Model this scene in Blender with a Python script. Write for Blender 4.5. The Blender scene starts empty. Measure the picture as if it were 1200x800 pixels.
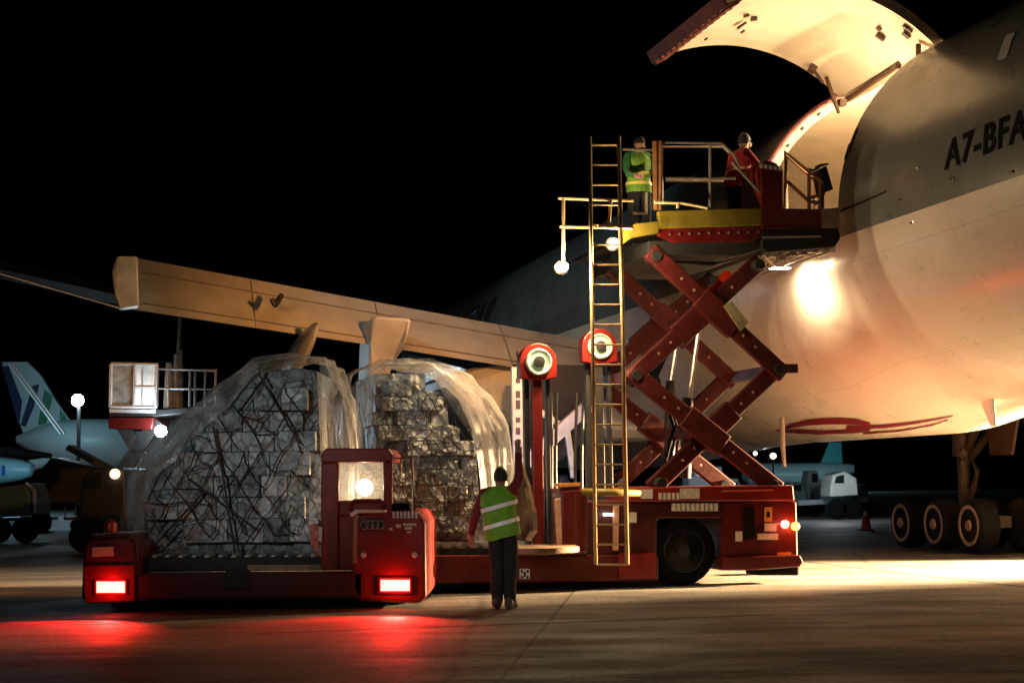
import bpy, bmesh, math, random
from mathutils import Vector, Matrix, noise
random.seed(11)
S = bpy.context.scene
C = S.collection
PI = math.pi
# ------------------------------------------------------------------ camera
F = 1965.56; CH = 1.5
TH = math.atan((565.54-400)/F); ROLL = 0.0146
ct, st = math.cos(TH), math.sin(TH); cr, sr = math.cos(ROLL), math.sin(ROLL)
cam_d = bpy.data.cameras.new('camera'); cam = bpy.data.objects.new('camera', cam_d); C.objects.link(cam)
cam_d.sensor_width = 36; cam_d.lens = F/1200*36; cam_d.clip_end = 3000; cam_d.clip_start = 0.1
r0, u0, f0 = Vector((1,0,0)), Vector((0,-st,ct)), Vector((0,ct,st))
rt = cr*r0 - sr*u0; up_ = sr*r0 + cr*u0
cam.matrix_world = Matrix(((rt.x,up_.x,-f0.x,0),(rt.y,up_.y,-f0.y,0),(rt.z,up_.z,-f0.z,CH),(0,0,0,1)))
S.camera = cam
# ------------------------------------------------------------------ world, exposure
W_ = bpy.data.worlds.new('World'); S.world = W_; W_.use_nodes = True
nt = W_.node_tree; bg = nt.nodes['Background']
sky = nt.nodes.new('ShaderNodeTexSky'); sky.sky_type = 'NISHITA'; sky.sun_disc = False
sky.sun_elevation = math.radians(-8); sky.sun_rotation = math.radians(200)
nt.links.new(sky.outputs[0], bg.inputs[0]); bg.inputs[1].default_value = 0.05
S.view_settings.view_transform = 'Standard'; S.view_settings.look = 'None'
S.view_settings.exposure = 0.0; S.view_settings.gamma = 1
try: S.view_settings.use_curve_mapping = False
except Exception: pass

def aim(o, tgt):
    d = Vector(tgt)-o.location
    o.rotation_euler = d.to_track_quat('-Z','Y').to_euler()
def lamp(name, kind, loc, power, col, size=.1, tgt=None, angle=90, blend=.6, sy=None):
    d = bpy.data.lights.new(name, kind); d.energy = power; d.color = col
    o = bpy.data.objects.new(name, d); C.objects.link(o); o.location = loc
    if kind in ('POINT','SPOT'): d.shadow_soft_size = size if size > .14 and kind == 'SPOT' else .012
    if kind == 'SPOT': d.spot_size = math.radians(angle); d.spot_blend = blend
    if kind == 'AREA':
        d.size = size
        if sy: d.shape = 'RECTANGLE'; d.size_y = sy
    if tgt: aim(o, tgt)
    return o
WARM = (1.0,.56,.22); HALO = (1.0,.74,.42); COOL = (.45,.75,1.0)

# ------------------------------------------------------------------ pixel -> space (measuring the photograph)
def ray(px, py):
    X, Y = px-600, py-400
    x0 = X*cr - Y*sr; y0 = Y*cr + X*sr
    x = x0/F; u = -y0/F
    return Vector((x, ct-u*st, u*ct+st))
def at(px, py, Y):
    r = ray(px,py); return Vector((0,0,CH)) + r*(Y/r.y)
def gnd(px, py, z=0):
    r = ray(px,py); return Vector((0,0,CH)) + r*((z-CH)/r.z)
# aircraft axes
A_ = math.atan((123.84-600)/F*ct)
FW = Vector((math.sin(A_), math.cos(A_), 0)); LF = Vector((-math.cos(A_), math.sin(A_), 0)); UP = Vector((0,0,1))
HC = Vector((8.0, 26.0, 5.4235)); HR = 3.1
DW = 3.62; PS = -.108; PH = 1.164; DA = 1.19
# loader frame
LO = Vector((4.2, 24.4, 0))
def L(u, w, z): return LO + LF*u + FW*w + UP*z
def Lp(px, py, w=0):
    """point on the loader's lengthwise plane w seen at that pixel, in loader coordinates (u,w,z)"""
    r = ray(px,py); o = Vector((0,0,CH))
    n = FW; t = ((LO+FW*w-o).dot(n))/r.dot(n); p = o+r*t-LO
    return (p.dot(LF), w, p.z)
def LP(px, py, w=0): return L(*Lp(px,py,w))

# ------------------------------------------------------------------ materials
MATS = {}
def mat(name, col, rough=.5, metal=0, var=.2, scale=4, bump=0, coat=0, dirt=0.0):
    if name in MATS: return MATS[name]
    m = bpy.data.materials.new(name); m.use_nodes = True; n = m.node_tree; b = n.nodes['Principled BSDF']
    b.inputs['Roughness'].default_value = rough; b.inputs['Metallic'].default_value = metal
    b.inputs['Coat Weight'].default_value = coat
    tc = n.nodes.new('ShaderNodeTexCoord'); nz = n.nodes.new('ShaderNodeTexNoise')
    nz.inputs['Scale'].default_value = scale; nz.inputs['Detail'].default_value = 6; nz.inputs['Roughness'].default_value = .62
    n.links.new(tc.outputs['Object'], nz.inputs['Vector'])
    rp = n.nodes.new('ShaderNodeValToRGB'); e = rp.color_ramp.elements
    e[0].position = .3; e[1].position = .7
    e[0].color = tuple(c*(1-var) for c in col)+(1,); e[1].color = tuple(min(1,c*(1+var)) for c in col)+(1,)
    if dirt:
        q = rp.color_ramp.elements.new(.18); q.color = tuple(c*(1-dirt) for c in col)+(1,)
    n.links.new(nz.outputs['Fac'], rp.inputs['Fac']); n.links.new(rp.outputs['Color'], b.inputs['Base Color'])
    mr = n.nodes.new('ShaderNodeMapRange'); mr.inputs['To Min'].default_value = max(.02,rough-.12); mr.inputs['To Max'].default_value = min(1,rough+.15)
    n.links.new(nz.outputs['Fac'], mr.inputs['Value']); n.links.new(mr.outputs['Result'], b.inputs['Roughness'])
    if bump:
        bp = n.nodes.new('ShaderNodeBump'); bp.inputs['Strength'].default_value = bump; bp.inputs['Distance'].default_value = .02
        n2 = n.nodes.new('ShaderNodeTexNoise'); n2.inputs['Scale'].default_value = scale*4; n2.inputs['Detail'].default_value = 4
        n.links.new(tc.outputs['Object'], n2.inputs['Vector'])
        n.links.new(n2.outputs['Fac'], bp.inputs['Height']); n.links.new(bp.outputs['Normal'], b.inputs['Normal'])
    MATS[name] = m; return m
def emis(name, col, strength):
    if name in MATS: return MATS[name]
    m = bpy.data.materials.new(name); m.use_nodes = True; b = m.node_tree.nodes['Principled BSDF']
    b.inputs['Base Color'].default_value = tuple(c*.5 for c in col)+(1,)
    b.inputs['Emission Color'].default_value = col+(1,); b.inputs['Emission Strength'].default_value = strength
    MATS[name] = m; return m
RED = mat('red_paint', (.10,.005,.004), .38, 0, .25, 3, .05, .25, .6)
RED_B = mat('bright_red_paint', (.20,.011,.006), .36, 0, .2, 3, .03, .3, .4)
DRED = mat('worn_dark_red_steel', (.055,.004,.004), .45, 0, .3, 5, .1, .05, .7)
OLIVE = mat('yellow_paint', (.19,.145,.014), .5, 0, .25, 4, .05, 0, .6)
YEL = mat('ladder_yellow', (.40,.29,.14), .45, .2, .25, 5, .05)
GREYM = mat('galvanised_rail', (.26,.22,.19), .4, .5, .2, 6)
BLK = mat('black_rubber', (.006,.006,.006), .85, 0, .3, 8, .2)
DARK = mat('dark_steel', (.03,.028,.028), .5, .4, .3, 5, .1)
STEEL = mat('bare_steel', (.45,.43,.40), .35, .8, .2, 6, .05)
WHITE = mat('white_paint', (.72,.72,.70), .4, 0, .1, 4, .03, .2)
LABEL = mat('white_placard', (.62,.60,.56), .6, 0, .25, 40)
CREAM = mat('hold_lining', (.72,.60,.47), .45, 0, .10, 2.2, .12, .15, .35)
TAN = mat('tan_tarp', (.20,.13,.08), .7, 0, .3, 5, .3)
GLASSD = mat('dark_glass', (.02,.025,.03), .08, 0, .1, 3)
FLAPM = mat('wing_grey', (.42,.38,.33), .3, 0, .32, .7, .25, .3, .5)
BLK.node_tree.nodes['Principled BSDF'].inputs['Specular IOR Level'].default_value = .12

# ------------------------------------------------------------------ mesh helpers
ORG = {}
def sharp(bm, ang=35):
    for e in bm.edges:
        if len(e.link_faces) == 2 and e.calc_face_angle(0) > math.radians(ang): e.smooth = False
def obj(name, bm, m, parent=None, smooth=False, origin=None, bevel=0):
    me = bpy.data.meshes.new(name)
    o = Vector(origin) if origin is not None else (ORG[parent.name] if parent else Vector((0,0,0)))
    bmesh.ops.recalc_face_normals(bm, faces=bm.faces) if not getattr(bm,'_x',0) else None
    if smooth: sharp(bm)
    bm.transform(Matrix.Translation(-o)); bm.to_mesh(me); bm.free()
    for mm in (m if isinstance(m,(list,tuple)) else [m]): me.materials.append(mm)
    if smooth:
        for p in me.polygons: p.use_smooth = True
    ob = bpy.data.objects.new(name, me); C.objects.link(ob)
    if parent: ob.parent = parent
    else: ob.location = o
    ORG[ob.name] = o
    if bevel:
        b = ob.modifiers.new('b','BEVEL'); b.width = bevel; b.segments = 2; b.limit_method = 'ANGLE'; b.angle_limit = math.radians(40)
    return ob
def thing(name, label, cat, loc, group=None):
    o = bpy.data.objects.new(name, None); C.objects.link(o); o.location = loc; o.empty_display_size = .3
    ORG[o.name] = Vector(loc); o['label'] = label; o['category'] = cat
    if group: o['group'] = group
    return o
def tag(o, label, cat, group=None):
    o['label'] = label; o['category'] = cat
    if group: o['group'] = group
    return o
def nb(): return bmesh.new()
def box(bm, c, s, ax=None):
    """box of centre c and full sizes s; ax = three axes"""
    ax = ax or (Vector((1,0,0)),Vector((0,1,0)),Vector((0,0,1)))
    c = Vector(c); v = []
    for k in (-1,1):
        for j in (-1,1):
            for i in (-1,1): v.append(bm.verts.new(c + ax[0]*(i*s[0]/2) + ax[1]*(j*s[1]/2) + ax[2]*(k*s[2]/2)))
    for f in ((0,2,3,1),(4,5,7,6),(0,1,5,4),(2,6,7,3),(0,4,6,2),(1,3,7,5)): bm.faces.new([v[i] for i in f])
LAX = (LF, FW, UP)
def lbox(bm, u0, u1, w0, w1, z0, z1): box(bm, L((u0+u1)/2,(w0+w1)/2,(z0+z1)/2), (abs(u1-u0),abs(w1-w0),abs(z1-z0)), LAX)
def frame_of(d):
    d = d.normalized(); a = Vector((0,0,1)) if abs(d.z) < .95 else Vector((0,1,0))
    x = d.cross(a).normalized(); return x, x.cross(d).normalized()
def tube(bm, pts, r, n=8, cap=True, r2=None):
    pts = [Vector(p) for p in pts]; rings = []
    for i, p in enumerate(pts):
        d = (pts[min(i+1,len(pts)-1)]-pts[max(i-1,0)])
        x, y = frame_of(d); rr = r if r2 is None else r+(r2-r)*i/(len(pts)-1)
        if isinstance(r,(list,tuple)): rr = r[i]
        rings.append([bm.verts.new(p+x*math.cos(2*PI*k/n)*rr+y*math.sin(2*PI*k/n)*rr) for k in range(n)])
    for a,b in zip(rings, rings[1:]):
        for k in range(n): bm.faces.new((a[k],a[(k+1)%n],b[(k+1)%n],b[k]))
    if cap: bm.faces.new(rings[0][::-1]); bm.faces.new(rings[-1])
def beam(bm, a, b, wid, dep, side):
    """rectangular bar from a to b; 'side' is the direction of dep"""
    a, b = Vector(a), Vector(b); d = (b-a); l = d.length; d.normalize(); s = (side-d*side.dot(d)).normalized(); t = d.cross(s)
    box(bm, (a+b)/2, (l, dep, wid), (d, s, t))
def prism(bm, pts, ext):
    a = [bm.verts.new(p) for p in pts]; b = [bm.verts.new(Vector(p)+ext) for p in pts]; n = len(pts)
    bm.faces.new(a); bm.faces.new(b[::-1])
    for i in range(n): bm.faces.new((a[i],b[i],b[(i+1)%n],a[(i+1)%n]))
def lathe(bm, c, axis, prof, n=24):
    """prof = list of (distance along axis, radius)"""
    axis = Vector(axis).normalized(); x, y = frame_of(axis); rings = []
    for t, r in prof:
        rings.append([bm.verts.new(Vector(c)+axis*t+(x*math.cos(2*PI*k/n)+y*math.sin(2*PI*k/n))*max(r,1e-4)) for k in range(n)])
    for a,b in zip(rings, rings[1:]):
        for k in range(n): bm.faces.new((a[k],a[(k+1)%n],b[(k+1)%n],b[k]))
    bm.faces.new(rings[0][::-1]); bm.faces.new(rings[-1])
def grid(bm, P, nu, nv, skip=None, uv=None):
    vs = [[bm.verts.new(P(i,j)) for j in range(nv)] for i in range(nu)]
    lay = bm.loops.layers.uv.verify() if uv else None
    for i in range(nu-1):
        for j in range(nv-1):
            if skip and skip(i,j): continue
            f = bm.faces.new((vs[i][j],vs[i+1][j],vs[i+1][j+1],vs[i][j+1]))
            if uv:
                for l_, (a,b) in zip(f.loops, ((i,j),(i+1,j),(i+1,j+1),(i,j+1))): l_[lay].uv = uv(a,b)
    return vs
def wheel_mesh(bm, c, ax, r, w):
    lathe(bm, c, ax, [(-w/2,r*.6),(-w/2,r*.86),(-w*.42,r*.96),(-w*.2,r),(w*.2,r),(w*.42,r*.96),(w/2,r*.86),(w/2,r*.6)], 28)
def rim_mesh(bm, c, ax, r, w):
    lathe(bm, c, ax, [(-w/2,r*.62),(-w/2-.012,r*.60),(-w*.3,r*.48),(-w*.28,r*.22),(-w*.52,r*.18),(-w*.52,.002)], 24)
    for k in range(8):
        x,y = frame_of(Vector(ax)); d = x*math.cos(k*PI/4)+y*math.sin(k*PI/4)
        tube(bm, [Vector(c)+d*r*.34-Vector(ax)*w*.27, Vector(c)+d*r*.34-Vector(ax)*w*.34], r*.035, 6)

# ------------------------------------------------------------------ off-frame apron floods, and added fill spots on belly, worker and hull
ORNG = (1.0,.40,.11)
lamp('apron_flood_warm', 'SPOT', (9.0,15.0,2.4), 750, ORNG, .3, (1.5,17.6,0), 42, .9)
lamp('apron_flood_near', 'SPOT', (-9.5,15.5,3.2), 1000, ORNG, .3, (-3.0,17.8,0), 36, .95)
lamp('apron_flood_left', 'SPOT', (-24,25,4), 24000, ORNG, .4, (-9.6,25.6,0), 17, .9)
lamp('apron_flood_right', 'SPOT', (15.5,28.6,2.6), 340000, (1,.64,.32), .15, (7.6,27.5,0), 46, .9)
lamp('belly_fill', 'SPOT', (13.5,25.0,.8), 2600, (1,.66,.34), .15, (6.6,29.5,1.9), 66, 1.0)  # added upward spot that brightens the belly
lamp('apron_flood_grey', 'SPOT', (-9,2,7), 3100, (.86,.97,1.0), .6, (-2.8,22,2.7), 17, .9)
lamp('worker_fill', 'SPOT', (-5,6,5), 1700, (.9,1,.95), .3, (-.3,19.8,1.2), 10, .9)  # narrow added spot, lifts only the worker's vest and bands
lamp('hull_fill_grey', 'SPOT', (-14,8,14), 15000, (.60,.92,1), .6, (2.5,44,6.8), 19, .8)  # added cool spot so the forward fuselage shows faintly

# ------------------------------------------------------------------ ground
bm = nb()
grid(bm, lambda i,j: Vector((-700+1400*i/40, -40+1400*j/40, 0)), 41, 41)
m = bpy.data.materials.new('apron_concrete'); m.use_nodes = True; n = m.node_tree; b = n.nodes['Principled BSDF']
tc = n.nodes.new('ShaderNodeTexCoord')
def NZ(s, d=6, sc=(1,1,1), rot=0):
    mp = n.nodes.new('ShaderNodeMapping'); mp.inputs['Scale'].default_value = sc; mp.inputs['Rotation'].default_value = (0,0,rot)
    z = n.nodes.new('ShaderNodeTexNoise'); z.inputs['Scale'].default_value = s; z.inputs['Detail'].default_value = d; z.inputs['Roughness'].default_value = .65
    n.links.new(tc.outputs['Object'], mp.inputs[0]); n.links.new(mp.outputs[0], z.inputs['Vector']); return z
def RAMP(src, stops):
    r = n.nodes.new('ShaderNodeValToRGB')
    while len(r.color_ramp.elements) < len(stops): r.color_ramp.elements.new(.5)
    for e,(p,c) in zip(r.color_ramp.elements, stops): e.position = p; e.color = (c,c,c,1) if not isinstance(c,tuple) else c+(1,)
    n.links.new(src, r.inputs[0]); return r
def MIX(a, b_, fac, mode='MULTIPLY'):
    x = n.nodes.new('ShaderNodeMixRGB'); x.blend_type = mode
    for s_, k in ((fac,0),(a,1),(b_,2)):
        if isinstance(s_,(float,int)): x.inputs[k].default_value = s_
        elif isinstance(s_,tuple): x.inputs[k].default_value = s_
        else: n.links.new(s_, x.inputs[k])
    return x
base = RAMP(NZ(.35).outputs['Fac'], [(.3,(.085,.075,.064)),(.55,(.15,.135,.115)),(.75,(.21,.19,.165))])
stain = RAMP(NZ(.9,5,(.35,1.6,1),.18).outputs['Fac'], [(.36,.3),(.46,1.0)])
grit = RAMP(NZ(17,8).outputs['Fac'], [(.36,.35),(.64,1.6)])
patch = RAMP(NZ(.33,9,(.6,1.3,1),-.2).outputs['Fac'], [(.44,.45),(.50,1.0),(.60,1.0),(.66,1.5)])
tw = n.nodes.new('ShaderNodeTexWave'); tw.inputs['Scale'].default_value = .11; tw.inputs['Distortion'].default_value = 5; tw.inputs['Detail'].default_value = 5; tw.inputs['Detail Scale'].default_value = .5; tw.bands_direction = 'Y'; n.links.new(tc.outputs['Object'], tw.inputs['Vector'])
tyre = RAMP(tw.outputs['Fac'], [(.0,.45),(.06,1.0)])
vor = n.nodes.new('ShaderNodeTexVoronoi'); vor.feature = 'DISTANCE_TO_EDGE'; vor.inputs['Scale'].default_value = .16
wob = NZ(1.3,4); mxv = n.nodes.new('ShaderNodeMixRGB'); mxv.inputs[0].default_value = .18
n.links.new(tc.outputs['Object'], mxv.inputs[1]); n.links.new(wob.outputs['Color'], mxv.inputs[2]); n.links.new(mxv.outputs[0], vor.inputs['Vector'])
crack = RAMP(vor.outputs['Distance'], [(.0,.12),(.010,1.0)])
c1 = MIX(base.outputs[0], stain.outputs[0], .8); c1b = MIX(c1.outputs[0], patch.outputs[0], .8); c1c = MIX(c1b.outputs[0], tyre.outputs[0], .8); c2 = MIX(c1c.outputs[0], grit.outputs[0], .9); c3 = MIX(c2.outputs[0], crack.outputs[0], .7)
# slab joints
br = n.nodes.new('ShaderNodeTexBrick'); br.offset = 0; br.inputs['Scale'].default_value = 1; br.inputs['Mortar Size'].default_value = .022
br.inputs['Brick Width'].default_value = 7.5; br.inputs['Row Height'].default_value = 7.5
br.inputs['Color1'].default_value = (1,1,1,1); br.inputs['Color2'].default_value = (.86,.86,.86,1); br.inputs['Mortar'].default_value = (.12,.12,.12,1)
mp = n.nodes.new('ShaderNodeMapping'); mp.inputs['Rotation'].default_value = (0,0,.09); mp.inputs['Location'].default_value = (1.3,3.4,0)
n.links.new(tc.outputs['Object'], mp.inputs[0]); n.links.new(mp.outputs[0], br.inputs['Vector'])
c4 = MIX(c3.outputs[0], br.outputs[0], 1.0); n.links.new(c4.outputs[0], b.inputs['Base Color'])
rg = RAMP(NZ(1.1,5,(.5,1.4,1),.1).outputs['Fac'], [(.3,.52),(.7,.88)]); n.links.new(rg.outputs[0], b.inputs['Roughness'])
bp = n.nodes.new('ShaderNodeBump'); bp.inputs['Strength'].default_value = .7; bp.inputs['Distance'].default_value = .02
n.links.new(NZ(26,6).outputs['Fac'], bp.inputs['Height']); n.links.new(bp.outputs['Normal'], b.inputs['Normal'])
g = obj('apron_ground', bm, m); g['kind'] = 'structure'
bm = nb()
q1, q2 = gnd(930,656), gnd(1240,692); d_ = (q2-q1); ln_ = d_.length; d_.normalize(); box(bm, (q1+q2)/2+UP*.004, (ln_,.10,.001), (d_, UP.cross(d_), UP))
for (a_,b_) in (((300,742),(905,720)),((0,708),(96,700))):
    e1, e2 = gnd(*a_), gnd(*b_); d_ = (e2-e1); ln_ = d_.length; d_.normalize(); box(bm, (e1+e2)/2+UP*.004, (ln_,.05,.001), (d_, UP.cross(d_), UP))
g = obj('ground_joint', bm, mat('joint_tar',(.02,.018,.016),.8,0,.4,6)); g['kind'] = 'structure'

# ------------------------------------------------------------------ main aircraft
AIR = thing('cargo_aircraft', 'huge grey and white freighter with its side cargo door raised, loader docked', 'aircraft', (8,26,0))
def rad(s):
    if s > 38: t = min(1,(s-38)/10); return HR*math.sqrt(max(0.0,1-t**1.9))+.01, .25*t
    if s < -7: t = min(1,(-7-s)/18); return HR*(1-.9*t), 1.4*t
    return HR, 0
def HP(s, phi, dr=0):
    r, zo = rad(s); tt = min(1,max(0,(2.7-s)/3.0)); dz = -.10*min(1,max(0,(12-s)/4)) + .43*tt*tt*(3-2*tt) + .05*max(0,-.6-s)
    c = HC + FW*s + UP*zo; sn = math.sin(phi); rz = r+dr
    if sn < 0: rz = r - dz*min(1,r/HR) + dr
    # wing-body fairing bulge
    bl = 0
    if 9 < s < 34 and sn < -.2: bl = .5*math.sin((s-9)/25*PI)*min(1,(-sn-.2)/.5)
    return c + LF*(math.cos(phi)*(r+dr+bl*.6)) + UP*(sn*(rz+bl))
ss = [-25,-22,-19,-16,-13,-11,-9.5,-8,-7,-6,-5,-4,-3.2,-2.4,-1.6,-.8] + [DW*k/8 for k in range(9)] + [DW+.7*k for k in range(1,8)] + [9.6+1.6*k for k in range(1,18)] + [38.4,40,41.5,43,44.5,45.8,46.8,47.5,47.9]
ss = sorted(set(round(x,4) for x in ss))
ph_door = [PS+(PH-PS)*k/24 for k in range(25)]
N1 = 44
ph_all = ph_door + [PH+(2*PI-(PH-PS))*k/88 for k in range(1,89)]
def hull_skip(i,j): return ss[i] >= -1e-6 and ss[i+1] <= DW+1e-3 and j < 24
bm = nb(); grid(bm, lambda i,j: HP(ss[i],ph_all[j]), len(ss), len(ph_all), hull_skip, lambda i,j:(ss[i],ph_all[j]))
bmesh.ops.remove_doubles(bm, verts=bm.verts, dist=.0005)
hm = bpy.data.materials.new('hull_paint'); hm.use_nodes = True; n = hm.node_tree; b = n.nodes['Principled BSDF']; tc = n.nodes.new('ShaderNodeTexCoord')
sep = n.nodes.new('ShaderNodeSeparateXYZ'); geo = n.nodes.new('ShaderNodeNewGeometry'); n.links.new(geo.outputs['Position'], sep.inputs[0])
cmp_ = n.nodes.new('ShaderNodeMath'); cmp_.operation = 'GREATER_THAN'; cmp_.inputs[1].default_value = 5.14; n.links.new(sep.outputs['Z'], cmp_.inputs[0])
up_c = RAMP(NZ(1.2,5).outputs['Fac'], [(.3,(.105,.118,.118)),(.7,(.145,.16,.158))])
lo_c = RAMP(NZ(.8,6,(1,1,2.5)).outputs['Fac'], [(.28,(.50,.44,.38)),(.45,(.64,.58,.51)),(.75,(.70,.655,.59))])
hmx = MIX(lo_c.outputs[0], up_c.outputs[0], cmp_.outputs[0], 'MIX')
uvn = n.nodes.new('ShaderNodeUVMap'); suv = n.nodes.new('ShaderNodeSeparateXYZ'); n.links.new(uvn.outputs[0], suv.inputs[0])
def panel(src, freq, off=0):
    a_ = n.nodes.new('ShaderNodeMath'); a_.operation='MULTIPLY_ADD'; a_.inputs[1].default_value = freq; a_.inputs[2].default_value = off; n.links.new(src, a_.inputs[0])
    f_ = n.nodes.new('ShaderNodeMath'); f_.operation='FRACT'; n.links.new(a_.outputs[0], f_.inputs[0])
    return RAMP(f_.outputs[0], [(0.0,.62),(.006*max(1,freq),1.0)])
pl = MIX(hmx.outputs[0], panel(suv.outputs['X'],.36,.2).outputs[0], 1.0); pl2 = MIX(pl.outputs[0], panel(suv.outputs['Y'],1.6,.35).outputs[0], 1.0)
n.links.new(pl2.outputs[0], b.inputs['Base Color'])
rr = RAMP(NZ(2,5).outputs['Fac'], [(.3,.24),(.7,.42)]); n.links.new(rr.outputs[0], b.inputs['Roughness']); b.inputs['Coat Weight'].default_value = .3; b.inputs['Coat Roughness'].default_value = .12
bp = n.nodes.new('ShaderNodeBump'); bp.inputs['Strength'].default_value = .12; bp.inputs['Distance'].default_value = .03
n.links.new(NZ(.9,2).outputs['Fac'], bp.inputs['Height']); n.links.new(bp.outputs['Normal'], b.inputs['Normal'])
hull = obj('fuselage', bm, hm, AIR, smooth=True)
# lining of the hold
def lin_P(s, phi): return HC + FW*s + LF*(math.cos(phi)*(HR-.16)) + UP*(math.sin(phi)*(HR-.16))
bm = nb(); ls = [-9,-6,-3,-1] + [DW*k/6 for k in range(7)] + [5,7,9,12,16]
fl = -.118
lph = ph_door + [PH+(PI-2*fl*0-PH+.118)*k/26 for k in range(1,27)]
grid(bm, lambda i,j: lin_P(ls[i],lph[j]), len(ls), len(lph), lambda i,j: ls[i] >= -1e-6 and ls[i+1] <= DW+1e-3 and j < 24)
# end walls
obj('hold_lining', bm, CREAM, AIR, smooth=True)
bm = nb(); fz = HC.z+math.sin(PS)*(HR-.16)-.02
box(bm, HC*1.0+FW*3.5+UP*(fz-HC.z-.05), (5.86,25,.1), LAX); obj('hold_floor', bm, mat('hold_floor_panel',(.32,.27,.2),.5,.2,.3,4,.1), AIR)
bm = nb()
for s_ in (-9.0,16.0):
    prism(bm, [lin_P(s_,q) for q in [PS+(PI-2*PS)*k/24 for k in range(25)]], FW*.05)
obj('hold_bulkhead', bm, CREAM, AIR)
# cargo door opening edge (jamb)
bm = nb()
for s_, ln in ((0,1),(DW,1)):
    grid(bm, lambda i,j: HC+FW*(s_)+(LF*math.cos(ph_door[i])+UP*math.sin(ph_door[i]))*(HR-.17*j+.0), 25, 2)
for q in (PS,PH):
    grid(bm, lambda i,j: HC+FW*(DW*i)+(LF*math.cos(q)+UP*math.sin(q))*(HR-.17*j), 2, 2)
obj('door_jamb', bm, mat('jamb_primer',(.66,.54,.40),.45,0,.3,6,.1), AIR)
bm = nb()
for k in range(9): 
    q = PS+.08+(PH-PS-.16)*k/8
    for s_ in (.07, DW-.07):
        c_ = HC+FW*s_+(LF*math.cos(q)+UP*math.sin(q))*(HR-.08); box(bm, c_, (.03,.05,.06), (FW, LF*math.cos(q)+UP*math.sin(q), -LF*math.sin(q)+UP*math.cos(q)))
obj('door_latch_stop', bm, DARK, AIR)
# hold ceiling light strips (lit)
LM = emis('hold_lamp', (1,.78,.48), 14)
for s_ in (1.0, 2.9, 6.0):
    bm = nb(); q = 1.95
    c_ = HC+FW*s_+(LF*math.cos(q)+UP*math.sin(q))*(HR-.22); box(bm, c_, (1.0,.14,.05),(FW,LF,UP)); obj('hold_light', bm, LM, AIR, bevel=.01)
lamp('hold_light_source', 'POINT', HC+FW*1.6+UP*1.9+LF*0.3, 950, HALO, .25)
lamp('hold_light_source', 'POINT', HC+FW*3.2+UP*1.2-LF*.8, 620, HALO, .25)
lamp('door_sill_light', 'POINT', HC+FW*1.2+UP*1.6+LF*2.2, 260, HALO, .12)
# details inside the hold seen through the opening
bm = nb()
for (s_,q,l_) in ((5.2,2.45,.22),(4.6,2.75,.3),(5.8,2.0,.3),(2.6,2.7,.25),(3.4,2.2,.22),(7,2.6,.4)):
    c_ = HC+FW*s_+(LF*math.cos(q)+UP*math.sin(q))*(HR-.2); box(bm, c_, (l_,.08,.07), (FW,LF,UP))
obj('hold_fitting', bm, mat('brown_fitting',(.06,.028,.012),.5,0,.3,8), AIR)
# ------- the raised cargo door
def DP(q, s, r):
    Hh = HC+FW*s+(LF*math.cos(PH)+UP*math.sin(PH))*HR
    P = HC+FW*s+(LF*math.cos(q)+UP*math.sin(q))*r; v = P-Hh; l_, u_ = v.dot(LF), v.dot(UP)
    return Hh + LF*(l_*math.cos(DA)-u_*math.sin(DA)) + UP*(l_*math.sin(DA)+u_*math.cos(DA)) + UP*.03
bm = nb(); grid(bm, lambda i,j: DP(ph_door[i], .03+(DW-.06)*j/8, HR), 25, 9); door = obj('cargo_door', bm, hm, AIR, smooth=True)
bm = nb(); grid(bm, lambda i,j: DP(ph_door[i], .03+(DW-.06)*j/8, HR-.15-.02*(1 if j in (0,8) else 0)), 25, 9); obj('door_lining', bm, CREAM, door, smooth=True)
bm = nb()
for s_ in (.03, DW-.03): grid(bm, lambda i,j: DP(ph_door[i], s_, HR-.17*j), 25, 2)
grid(bm, lambda i,j: DP(ph_door[24], .03+(DW-.06)*i, HR-.17*j), 2, 2)
obj('door_edge', bm, MATS['jamb_primer'], door)
bm = nb()  # latch beam on the free edge
def dax(q): 
    rd = (DP(q,0,HR)-DP(q,0,HR-1)).normalized(); tg = (DP(q+.01,0,HR)-DP(q,0,HR)).normalized(); return (FW, rd, tg)
for j in range(13):
    s_ = .15+(DW-.3)*j/12; box(bm, DP(PS+.03, s_, HR-.12), (.1,.26,.24), dax(PS))
box(bm, DP(PS-.006, DW/2, HR-.10), (DW-.06,.22,.05), dax(PS)); box(bm, DP(PS+.09, DW/2, HR-.19), (DW-.06,.06,.05), dax(PS))
obj('latch_beam', bm, mat('latch_brown',(.15,.045,.03),.5,.1,.35,9,.1), door)
bm = nb()
for (q,s_,a_,b_c,c_c) in ((.28,2.2,.55,.05,.05),(.30,1.8,.14,.09,.12),(.34,2.6,.2,.05,.04),(.22,1.55,.15,.06,.1),(.95,.9,.1,.12,.22),(.9,.7,.12,.06,.12),(1.02,.35,.14,.05,.2),(.99,.16,.07,.05,.26),(.15,2.9,.18,.04,.03)):
    box(bm, DP(q,s_,HR-.2), (a_*.65,b_c*.7,c_c*.7), dax(q))
obj('latch_fitting', bm, MATS['brown_fitting'], door)
bm = nb()  # actuators between door and opening
tube(bm, [DP(1.0,DW-.35,HR-.2), HC+FW*(DW-.4)+(LF*math.cos(1.0)+UP*math.sin(1.0))*(HR-.25)], .035)
tube(bm, [DP(.88,DW-.35,HR-.2), DP(1.0,DW-.38,HR-.34)], .03)
box(bm, DP(.90,DW-.35,HR-.22), (.10,.14,.12), dax(.9)); box(bm, HC+FW*(DW-.35)+(LF*math.cos(1.06)+UP*math.sin(1.06))*(HR-.12), (.16,.12,.12), (FW,LF,UP))
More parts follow.
